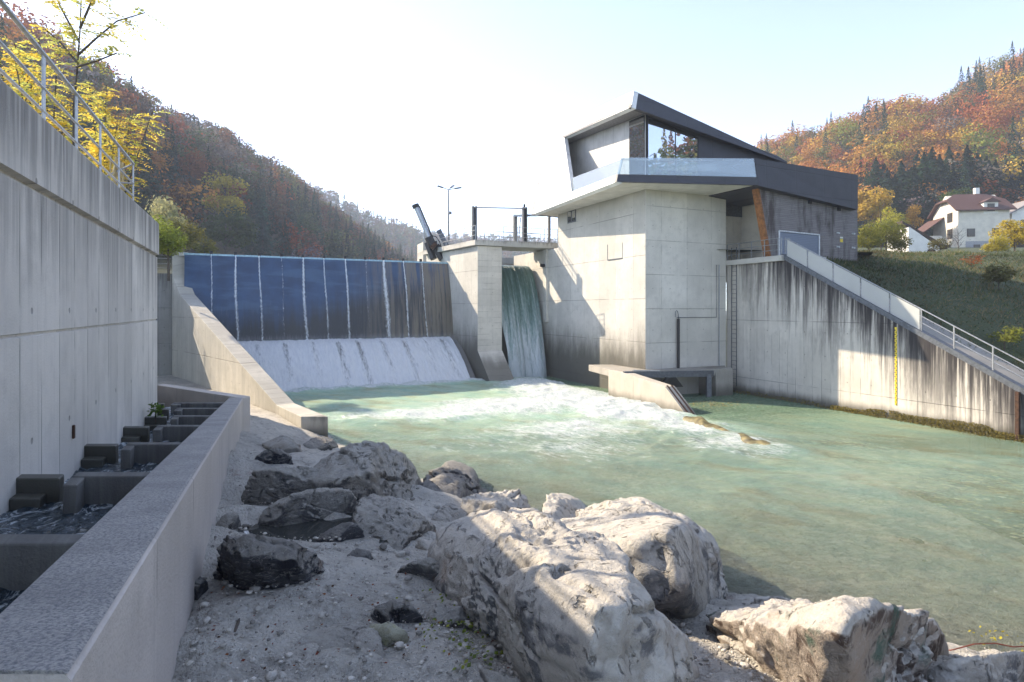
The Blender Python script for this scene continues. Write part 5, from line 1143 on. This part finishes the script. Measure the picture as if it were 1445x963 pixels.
def mright(u, p, rg):
    cl = vnoise(np.array([[p[0]*.03, p[1]*.03, 4.]]))[0]
    if u > 1360 and p[2] > 48+8*cl and rg.random() < .5: return 'conifer', pick(rg, [('spruce', 3), ('dark', 3)])
    if cl < -.4 and rg.random() < .35 or rg.random() < .015: return 'conifer', pick(rg, [('spruce', 3), ('bluegreen', 1)])
    return pick(rg, [('broad', 4), ('slim', 1)]), pick(rg, [('orange', 5), ('rust', 1.6), ('gold', 3.2), ('olive', 1.6), ('brown', .6), ('grey', 1.0), ('ygreen', 1.0)])
forest('forest', 'hazy autumn wood of rust brown and dark green trees on the left slope', left, 6.0, mleft, 11, 17, 560, .025, 5, skip=clear)
forest('forest', 'sunlit orange and gold autumn wood on the right slope', right, 6.4, mright, 11, 16, 800, .021, 6, skip=lambda u, p: u > 1750 and p[1] < 60)
forest('forest', 'pale blue wooded ridge far behind the dam', far, 9, lambda u, p, rg: (pick(rg, [('broad', 1), ('conifer', 1)]), pick(rg, [('brown', 2), ('spruce', 2), ('olive', 1)])), 14, 20, 140, .05, 8)
forest('forest', 'faintest wooded ridge on the skyline', far2, 14, lambda u, p, rg: ('broad', pick(rg, [('brown', 1), ('green', 1)])), 14, 20, 40, .09, 9)
# downstream slope that the big window mirrors
us = np.linspace(0, 1, 30); V = []
for k in range(12):
    f = k/11
    for s in us: V.append((60+55*f+70*s*(1-f)*.3, 40-210*s, 4+f*min(36, max(12, 39-170*(s-.24)))+1.0*math.sin(s*29)))
Vd = np.array(V); mk('hill', Vd, grid(30, 12), M['floor'], smooth=True)['kind'] = 'structure'
forest('forest', 'wood on the downstream slope mirrored in the big window', (us, Vd.reshape(12, 30, 3)), 5.5, lambda u, p, rg: (pick(rg, [('broad', 2), ('conifer', 1)]), pick(rg, [('olive', 3), ('green', 3), ('brown', 1), ('spruce', 2)])), 10, 15, 160, .05, 12, skip=lambda u, p: p[1] > 28)

# spruces behind the white house
rowg = 'dark spruces standing in a row behind the white house'
k = 0
for u, v, h in ((1238, 262, 15), (1252, 238, 18), (1263, 246, 17), (1272, 227, 19), (1282, 240, 17), (1290, 233, 19), (1304, 215, 21), (1314, 211, 22), (1326, 218, 20), (1339, 207, 22), (1352, 214, 21), (1365, 205, 22), (1379, 216, 21), (1392, 221, 20), (1405, 226, 20), (1420, 228, 20), (1432, 234, 19), (1443, 227, 20), (1456, 232, 20), (1470, 225, 21), (1222, 268, 16), (1232, 255, 17), (1246, 258, 17), (1259, 252, 18), (1277, 250, 18), (1297, 240, 19), (1309, 236, 20), (1320, 240, 20), (1333, 232, 21), (1346, 238, 20), (1359, 236, 20), (1372, 240, 20), (1386, 242, 19), (1399, 245, 19), (1412, 246, 19), (1427, 248, 19), (1438, 250, 18)):
    k += 1; Yk = 128+(k % 3)*4; zb = H+(CV-v)*Yk/FPX-h; b = Vector(((u-CU)*Yk/FPX, Yk, min(zb, 19)))
    tree('spruce_tree', 'tall dark spruce in the row behind the white house', b, H+(CV-v)*Yk/FPX-b.z, 'conifer', 'spruce' if k % 3 else 'dark', 1.95, k % 2, rowg)
for u in range(1216, 1470, 10):
    k += 1; Yk = 142+(k % 4)*3; v = 232+9*math.sin(u*.09)+7*math.sin(u*.31)-(14 if 1290 < u < 1390 else 0); b = Vector(((u-CU)*Yk/FPX, Yk, 18.5))
    tree('spruce_tree', 'tall dark spruce in the row behind the white house', b, H+(CV-v)*Yk/FPX-b.z, 'conifer', ('spruce', 'dark', 'spruce', 'green')[k % 4], 2.0, k % 2, rowg)
def tr(label, u, v, vb, Y, kind, col, wide=1., var=0, name='autumn_tree', n=None, q=None, **k):
    b = P(u, vb, Y); return tree(name, label, b, (vb-v)*Y/FPX, kind, col, wide, var, n=n, q=q, **k)
tr('orange red tree at the right edge of the dark roof, beside the spruces', 1227, 252, 338, 112, 'slim', 'gold', 1.15, n=2600, q=.022)
tr('yellow tree between the leafy hedge trees and the spruces', 1258, 290, 345, 105, 'broad', 'yellow', 1.0, 1)
tr('small golden conical tree left of the white house', 1290, 285, 340, 108, 'slim', 'gold', .9, 1)
tr('green tree rising behind the roof of the white house', 1352, 262, 330, 116, 'broad', 'green', 1.0, 0, name='green_tree')
tr('yellow green leafy tree right beside the board clad wall', 1226, 308, 374, 58, 'broad', 'ygreen', .95, 0, n=3200, q=.017)
tr('yellow green leafy tree with thin stem in front of the shed', 1250, 302, 374, 59, 'broad', 'ygreen', 1.0, 1, n=3200, q=.017)
tr('low yellow green tree against the gable of the small shed', 1272, 318, 374, 57, 'broad', 'olive', 1.0, 0, n=2600, q=.018)
tr('bright yellow tree at the picture edge above the grassy bank', 1432, 302, 372, 58, 'broad', 'yellow', 1.25, 1, n=4200, q=.016)
tr('lower bright yellow bush beside the bright yellow tree', 1405, 328, 372, 57, 'broad', 'yellow', 1.2, 0, name='autumn_bush', cat='bush', n=2600, q=.02)
tr('grey leafless young tree in front of the white house', 1352, 312, 366, 70, 'slim', 'grey', .9, 0, name='bare_tree', n=160, q=.012)
tr('small grey green shrub below the white gable', 1326, 332, 366, 66, 'broad', 'olive', 1.3, 1, name='shrub', cat='bush', n=900, q=.024)
tr('thin bare sapling poking above the leafy hedge trees', 1243, 262, 372, 60, 'slim', 'olive', .55, 1, name='bare_tree', n=140, q=.012)
def onbank(u, v):
    q = emb.reshape(-1, 3); uu = CU+q[:, 0]/q[:, 1]*FPX; vv = CV-(q[:, 2]-H)/q[:, 1]*FPX; i = np.argmin((uu-u)**2+(vv-v)**2); return Vector(q[i].tolist())
for lab, u, v, h, kind, col, wide, n, q in (('round brownish bush on the shaded grassy bank', 1405, 410, 1.9, 'broad', 'olive', 1.25, 1500, .03), ('pale leafed sprig bush low on the grassy bank', 1416, 490, 1.4, 'broad', 'ygreen', 1.5, 420, .04), ('reddish dry shrub at the top of the grassy bank', 1372, 382, 1.3, 'broad', 'rust', 1.5, 300, .03)):
    b = onbank(u, v); tree('bush', lab, b-UP*.15, h, kind, col, wide, 0, None, 'bush', n=n, q=q)
# left side: shrubs over the wall, single trees at the foot of the slope
for lab, u, v, vb, Y, kind, col, wide, n, q, nm in (
  ('bright yellow green shrub spilling over the shaded back wall', 238, 296, 392, 38, 'broad', 'ygreen', 1.2, 4200, .017, 'shrub'),
  ('olive leafy shrub behind the spilling yellow green shrub', 262, 300, 378, 48, 'broad', 'olive', .95, 3000, .018, 'shrub'),
  ('pale green pointed tree above the shrubs at the wall corner', 238, 256, 380, 62, 'slim', 'pale', .85, 2200, .02, 'green_tree'),
  ('low grey green shrub by the left end of the blue gate', 288, 330, 375, 60, 'broad', 'olive', 1.2, 1500, .022, 'shrub')):
    tree(nm, lab, P(u, vb, Y), (vb-v)*Y/FPX, kind, col, wide, 0, None, 'shrub' if nm == 'shrub' else 'tree', n=n, q=q)
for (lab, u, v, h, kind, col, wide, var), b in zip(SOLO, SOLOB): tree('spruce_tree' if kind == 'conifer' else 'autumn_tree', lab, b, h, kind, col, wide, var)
# yellow ash saplings behind the rail
def leafset(pts_dirs, rg, n_per, ll, cols):
    V = []; F = []; A_ = []; nv = 0
    for p0, d0, L in pts_dirs:              # compound leaf: stalk with paired leaflets
        d0 = Vector(d0).normalized(); sd = d0.cross(UP).normalized()
        col = random.choice(cols)
        for k in range(n_per):
            f = (k+1)/n_per; c0 = Vector(p0)+d0*L*f+UP*(-.35*L*f*f)
            for sgn in (-1, 1):
                ld_ = (sd*sgn*.9+d0*.55+Vector(rg.normal(size=3))*.2+UP*-.25).normalized(); nn_ = ld_.cross(d0).normalized()*sgn; wv_ = ld_.cross(nn_)*ll*.24
                tip = c0+ld_*ll; V += [tuple(c0), tuple(c0+ld_*ll*.5+wv_), tuple(tip), tuple(c0+ld_*ll*.5-wv_)]; F.append([nv, nv+1, nv+2, nv+3]); nv += 4
                g = rg.uniform(.75, 1.2); A_ += [[min(1, x*g) for x in col]]*4
    return np.array(V), np.array(F), A_
def sapling(label, base, stems, rg, cols, nleaf, ll=.16, L=.42):
    root = thing('ash_sapling', label, 'tree', base); pd = []
    for st_ in stems:
        q = [Vector(base)+Vector(s_) for s_ in st_]; n_ = len(q)
        tube('stem', M['bark'], root, q, [max(.006, .022*(1-k/n_)+.005) for k in range(n_)], 6)
    for _ in range(nleaf):
        st_ = stems[rg.integers(0, len(stems))]; k = rg.integers(max(1, len(st_)//2), len(st_)); f = rg.random()
        p_ = (Vector(base)+Vector(st_[k-1])).lerp(Vector(base)+Vector(st_[k]), f); a = rg.uniform(0, 6.283); pd.append((p_, (math.cos(a), math.sin(a), rg.uniform(-.2, .7)), L*rg.uniform(.7, 1.3)))
    V, F, A_ = leafset(pd, rg, 6, ll, cols); mk('foliage', V, F, M['leafy'], root, attrs={'tint': A_})
    return root
yc = [(.78, .62, .12), (.70, .60, .14), (.80, .56, .10), (.55, .56, .14)]
rgA = np.random.default_rng(3)
def px(b, u, v, Y): return tuple(P(u, v, Y)-Vector(b))
b = P(104, 200, 13.2); b.z = 6.9
sapling('tall thin ash with sparse yellow leaves rising above the rail', b, [[(0, 0, 0), px(b, 104, 150, 13.2), px(b, 109, 100, 13.2), px(b, 113, 40, 13.2), px(b, 116, -40, 13.2)], [px(b, 110, 78, 13.2), px(b, 135, 55, 13), px(b, 165, 30, 12.9), px(b, 205, 18, 12.8)], [px(b, 110, 90, 13.2), px(b, 85, 60, 13.4), px(b, 62, 40, 13.6)], [px(b, 112, 60, 13.2), px(b, 88, 15, 13.2), px(b, 76, -10, 13.2)], [px(b, 113, 40, 13.2), px(b, 128, 5, 13), px(b, 140, -20, 13)], [px(b, 108, 95, 13.2), px(b, 140, 85, 12.8), px(b, 165, 75, 12.6)]], rgA, [(.62, .56, .14), (.48, .50, .16), (.70, .55, .12)], 120, .105, .36)
for i, (lab, u, Yk, tops) in enumerate((('dense yellow ash bush behind the middle of the rail', 70, 16.5, [(20, 60), (55, 55), (80, 95), (45, 110), (110, 130), (90, 170)]), ('dense yellow ash bush behind the far end of the rail', 150, 18.5, [(125, 110), (150, 120), (185, 150), (215, 158), (165, 175), (130, 160), (150, 210)]), ('yellow ash bush low behind the near part of the rail', 30, 13.5, [(-5, 62), (20, 80), (40, 100), (10, 120)]))):
    b = P(u, 200, Yk); b.z = 6.9; rgB = np.random.default_rng(40+i)
    st_ = [[(0, 0, 0), tuple((P(uu, vv, Yk+rgB.uniform(-1.3, 1.3))-b)*.55+Vector((rgB.uniform(-.2, .2), rgB.uniform(-.2, .2), .1))), tuple(P(uu, vv, Yk+rgB.uniform(-1, 1))-b)] for uu, vv in tops]
    sapling(lab, b, st_, rgB, yc, [640, 820, 320][i], .105, .42)
# dry reed at the end of the rail
rt = thing('dry_reed', 'dry drooping reed stalks at the end of the rail', 'reed', E-dW*1.6-nW*.5+UP*6.9)
for k in range(9):
    a = random.uniform(-1, 1); q = E-dW*(1.2+.25*k*.6)-nW*.45+UP*6.9; h = random.uniform(.8, 1.35)
    tube('stalk', M['leafy'] if 0 else plain('dry reed', (.42, .32, .16), .8), rt, [q, q+UP*h*.7+dW*a*.1, q+UP*h+dW*a*.3, q+UP*h*.85+dW*a*.55], [.012, .012, .02, .01], 5)
# weeds in the fish pass, sprouts on the gravel, vine on the corner rock
def sprout(label, base, n, r, h, col, name='weed', leaf=.035, cat='plant', group=None, rg=np.random.default_rng(5)):
    V = []; F = []; A_ = []; nv = 0
    for k in range(n):
        a = rg.uniform(0, 6.283); c = Vector(base)+Vector((math.cos(a), math.sin(a), 0))*r*math.sqrt(rg.random())+UP*h*rg.random(); nn_ = (Vector(rg.normal(size=3))+UP).normalized(); x = nn_.orthogonal().normalized(); y = nn_.cross(x); q = leaf*rg.uniform(.6, 1.3)
        V += [tuple(c+x*q), tuple(c+y*q*.7), tuple(c-x*q), tuple(c-y*q*.7)]; F.append([nv, nv+1, nv+2, nv+3]); nv += 4; g = rg.uniform(.7, 1.2); A_ += [[z*g for z in col]]*4
    return tag(mk(name, np.array(V), np.array(F), M['leafy'], attrs={'tint': A_}), label, cat, group)
lw_ = lambda u, v: hit(u, v, E, nW)
q = lw_(203, 581)+nW*.2; rt = thing('weed', 'tall green weed growing from the wall in the fish pass', 'plant', q-UP*.45)
tube('stem', M['bark'], rt, [q-UP*.5, q], .012, 5); o = sprout('', q-UP*.12, 90, .13, .28, (.12, .19, .04), 'leaf_tuft', .04); o.parent = rt; o.location = o.location-rt.location
for k in ('label', 'category'):
    if k in o: del o[k]
for lab, u, v in (('green moss tuft beside the third baffle slot', 127, 655), ('green moss tuft below the nib of the second baffle', 105, 712), ('green moss tuft below the nib of the third baffle', 170, 660)):
    q = lw_(u, v)+nW*(.06 if u == 127 else .45); sprout(lab, q, 130, .12, .2, (.12, .16, .03), 'moss_tuft', .022, 'moss')
VV = []
rgS = np.random.default_rng(8); V = []; F = []; A_ = []; nv = 0
for k in range(620):
    u, v = rgS.normal(672, 40), rgS.normal(872, 42)
    if k > 420: u, v = rgS.uniform(280, 760), rgS.uniform(820, 960)
    q = gp(u, v); q.z = bz(q.x, q.y)+.03
    if k > 420: r_, cl = .012, random.choice([(.20, .05, .03), (.26, .10, .04), (.10, .05, .03)])
    else: r_, cl = .017, random.choice([(.20, .26, .05), (.30, .32, .06), (.15, .2, .05)])
    nn_ = (Vector(rgS.normal(size=3))*.5+UP).normalized(); x = nn_.orthogonal().normalized(); y = nn_.cross(x); r_ *= rgS.uniform(.6, 1.4)
    V += [tuple(q+x*r_), tuple(q+y*r_*.7), tuple(q-x*r_), tuple(q-y*r_*.7)]; F.append([nv, nv+1, nv+2, nv+3]); nv += 4; A_ += [cl]*4
o = mk('leaf_litter', np.array(V), np.array(F), M['leafy'], attrs={'tint': A_}); o['kind'] = 'stuff'
vb = [G(1325, 921, .45), G(1345, 917, .55), G(1375, 909, .62), G(1405, 908, .62), G(1430, 913, .58), G(1455, 912, .55)]
rt = thing('vine', 'red stemmed creeper with few yellow leaves across the corner rock', 'plant', vb[2])
tube('stem', plain('red stem', (.20, .05, .03), .7), rt, vb, .009, 5)
o = sprout('', vb[3]+UP*.02, 26, .32, .16, (.42, .36, .05), 'leaf_tuft', .025); o.parent = rt; o.location = o.location-rt.location
for k in ('label', 'category'):
    if k in o: del o[k]
q = gp(330, 905); o = tube('stick', M['bark'], None, [q+Vector((0, 0, .05)), q+Vector((-.10, .38, .06))], [.013, .009], 6); tag(o, 'short dry stick lying on the shaded gravel', 'stick')

# grass of the embankment
rgG = np.random.default_rng(21); n = 52000; i = rgG.integers(0, ne-1, n); k = np.minimum((rgG.random(n)*(nr_-1)).astype(int), nr_-2); a, b = rgG.random(n)[:, None], rgG.random(n)[:, None]
c = (emb[i, k]*(1-a)+emb[i+1, k]*a)*(1-b)+(emb[i, k+1]*(1-a)+emb[i+1, k+1]*a)*b
keep = (c[:, 1] > 16) & (c[:, 0] < 62); c = c[keep]; n = len(c); h = rgG.uniform(.07, .22, n)*(1+.6*vnoise(c*.5, 9)); ang = rgG.uniform(0, 6.283, n); w_ = rgG.uniform(.012, .035, n)
dx = np.stack([np.cos(ang), np.sin(ang), 0*ang], 1)*w_[:, None]; tipv = np.stack([rgG.normal(0, .12, n), rgG.normal(0, .12, n), h], 1)
V = np.stack([c-dx, c+dx, c+tipv*.6+dx*.7, c+tipv], 1).reshape(-1, 3); g = rgG.random((n, 1)); pt = vnoise(c*.35, 12)[:, None]
cl = np.where(g > .74-.35*vnoise(c*.16, 31)[:, None], np.array([[.22, .17, .09]]), np.array([[.085, .105, .040]])*(.6+.8*rgG.random((n, 1))))*(1+.6*pt)
mk('grass', V, np.arange(n*4).reshape(n, 4), M['leafy'], attrs={'tint': np.repeat(np.clip(cl, 0, 1), 4, 0)})['kind'] = 'stuff'

# ================================================================== HOUSES
t = NT('maroon tiles'); p = t.pos(); z = t.sep(p)[2]; f = t.m_('FRACT', t.m_('DIVIDE', z, .22)); M['tiles'] = t.done(t.bsdf(t.mix(t.m_('MULTIPLY', t.ss(f, 0., .25, 1., 0.), .5), t.mix(t.noise(p, 2., 4), (.075, .034, .028), (.115, .055, .043)), (.06, .02, .02)), .7, t.bump(f, .03)))
M['dim_pane'] = plain('dim window glass', (.045, .04, .035), .25)
def wbox(parent, c, ax, n, w_, h_, fm='dark_timber'):
    f = box('window', M[fm], parent, c-ax*w_/2+n*.0-UP*h_/2, ax*w_, n*.06, UP*h_)
    box('pane', M['dim_pane'], f, c-ax*(w_/2-.1)+n*.06-UP*(h_/2-.1), ax*(w_-.2), n*.02, UP*(h_-.2))
YH = 105.; hc_ = P(1352, 358, YH); hs = thing('white_house', 'white house with maroon half hipped roof, dormer and grey plinth', 'house', hc_)
la = Vector((.97, -.25, 0)).normalized(); lb = Vector((.25, .97, 0)).normalized()
k_ = YH/FPX; Lx = 8.0; Wy = 8.4
he = (358-296)*k_; hr_ = (358-284)*k_
gA, gB = hc_, hc_-la*.0-lb*0
# gable side runs to the left and away
gb = Vector((-.30, .954, 0)); gdir = (hit(1325, 340, hc_, Vector((.93, .37, 0)))-hc_); gdir.z = 0; gl = 7.4
gdir = Vector((-.02, 1, 0)).normalized(); gl = 6.6; la = Vector((.985, -.17, 0)).normalized(); gdir = Vector((la.y, la.x, 0))*1.0; gdir = Vector((-.0, 1, 0)); gdir = Vector((.17, .985, 0))
q0 = hc_; q1 = hc_+la*Lx; q2 = q1+gdir*Wy; q3 = q0+gdir*Wy
rid = he+3.1
V = [q0, q1, q2, q3, q0+UP*he, q1+UP*he, q2+UP*he, q3+UP*he, q0.lerp(q3, .5)+UP*rid, q1.lerp(q2, .5)+UP*rid]
M['cream'] = plain('cream render', (.62, .57, .48), .85, 0, .1, 1.2)
mk('walls', V, [[0, 1, 5, 4], [2, 3, 7, 6], [0, 4, 8, 7, 3], [1, 2, 6, 9, 5], [3, 2, 1, 0], [4, 5, 9, 8], [8, 9, 6, 7]], M['cream'], hs)
box('plinth', M['plinth'], hs, q0-la*.03-gdir*.04+la*1.2, la*(Lx-1.2), gdir*.2, UP*2.1)
ov = .7
def slope(name, a, b, c, d, th=.22): return prism(name, M['tiles'], hs, [a, b, c, d], UP*th)
hp = 1.5
e0, e1_ = q0-la*ov-gdir*ov+UP*(he-.35), q1+la*ov-gdir*ov+UP*(he-.35)
r0, r1 = q0.lerp(q3, .5)+la*hp+UP*(rid+.05), q1.lerp(q2, .5)-la*hp+UP*(rid+.05)
f0, f1 = q3-la*ov+gdir*ov+UP*(he-.35), q2+la*ov+gdir*ov+UP*(he-.35)
m0, m1 = e0.lerp(q0.lerp(q3, .5)-la*ov+UP*(rid+.05), .62), f0.lerp(q0.lerp(q3, .5)-la*ov+UP*(rid+.05), .62)
n0, n1h = e1_.lerp(q1.lerp(q2, .5)+la*ov+UP*(rid+.05), .62), f1.lerp(q1.lerp(q2, .5)+la*ov+UP*(rid+.05), .62)
prism('roof', M['tiles'], hs, [e0, e1_, n0, r1, r0, m0], UP*.2); prism('roof', M['tiles'], hs, [f0, f1, n1h, r1, r0, m1], UP*.2)
prism('roof_hip', M['tiles'], hs, [m0, m1, r0], UP*.21); prism('roof_hip', M['tiles'], hs, [n0, n1h, r1], UP*.21)
ch = box('chimney', M['white_paint'], hs, r1-la*1.6-UP*.6, la*.7, gdir*.7, UP*1.9)
# dormer
dq = q0+la*4.0; box('dormer', M['white_paint'], hs, dq-gdir*.03+UP*(he-.8), la*2.2, gdir*3, UP*2.0)
da = dq-gdir*.5+UP*(he+1.15)-la*.3; prism('dormer_roof', M['tiles'], hs, [da, da+la*1.4+UP*.75, da+la*2.8], gdir*3.5)
wbox(hs, dq+la*1.1-gdir*.03+UP*(he+.25), la, -gdir, 1.1, 1.3)
for a, z in ((2.0, 3.6), (5.9, 3.6)): wbox(hs, q0+la*a+UP*z, la, -gdir, 1.25, 1.4)
wbox(hs, q0+la*2.9-gdir*.05+UP*1.2, la, -gdir, 1.0, .6)
for a, z in ((2.6, 6.6), (2.6, 3.7), (3.2, 1.0)): wbox(hs, q0+gdir*a+UP*z, gdir, -la, 1.7, 1.7)
aw = q3-la*3.6-gdir*3.2; V_ = he*.42
box('annex', M['white_paint'], hs, aw+UP*-.5, la*3.6, gdir*5, UP*(V_+1.0)); prism('annex_roof', M['tiles'], hs, [aw-la*.8-gdir*.8+UP*(V_+.2), aw+la*3.55-gdir*.8+UP*(V_+3.6), aw+la*3.55+gdir*5+UP*(V_+3.6), aw-la*.8+gdir*5+UP*(V_+.2)], UP*.2)
wbox(hs, aw+la*1.2-gdir*.0+UP*1.6, la, -gdir, .9, 1.1)
# shed
sb = P(1282, 372, 74); sh_ = thing('shed', 'small white shed with dark steep roof below the white house', 'shed', sb)
sa = Vector((1, -.1, 0)).normalized(); sg_ = Vector((.1, 1, 0)); W_ = 3.6
V = [sb, sb+sa*W_, sb+sa*W_+UP*1.9, sb+sa*.0+UP*4.6]
prism('walls', M['white_paint'], sh_, V, sg_*5)
prism('roof', M['dark_timber'], sh_, [sb-sa*.7+UP*4.9, sb+sa*(W_+.9)+UP*1.75, sb+sa*(W_+.9)+UP*2.05, sb-sa*.7+UP*5.25], sg_*5.8-sg_*0); sh_.children[-1].location = sh_.children[-1].location
box('door', M['dark_timber'], sh_, sb+sa*2.2-sg_*.03, sa*.9, sg_*.05, UP*1.7)
nb_ = P(1428, 335, 112); nh = thing('house', 'second house half hidden at the picture edge behind the yellow tree', 'house', nb_)
prism('walls', M['white_paint'], nh, [nb_, nb_+la*9, nb_+la*9+UP*4.4, nb_+la*4.5+UP*7, nb_+UP*4.4], gdir*8)
prism('roof', plain('grey tiles', (.22, .20, .20), .8), nh, [nb_-la*.7+UP*4.1-gdir*.5, nb_+la*4.5+UP*7.1-gdir*.5, nb_+la*4.5+UP*7.4-gdir*.5, nb_-la*.7+UP*4.4-gdir*.5], gdir*9)
wbox(nh, nb_+la*2+UP*2.6, la, -gdir, 1.1, 1.2)
ws = P(1362, 364, 66); o = box('stone_wall', plain('reddish stone wall', (.26, .19, .16), .9, 0, .4, 3), None, ws-UP*.6, Vector((3.2, .2, 0)), Vector((0, .5, 0)), UP*1.1); tag(o, 'low reddish garden wall in front of the white house', 'wall')

# ================================================================== AIR
HAZE = .0006
if HAZE:
    t = NT('haze air'); v_ = t.n('VolumePrincipled', {'Color': (.74, .84, 1.0), 'Density': HAZE, 'Anisotropy': .1}).outputs[0]
    t.t.links.new(v_, t.out.inputs['Volume'])
    o = MB().box((-1300, -260, -4), (2600, 0, 0), (0, 1600, 0), (0, 0, 170)).build('haze', t.m); o['kind'] = 'stuff'
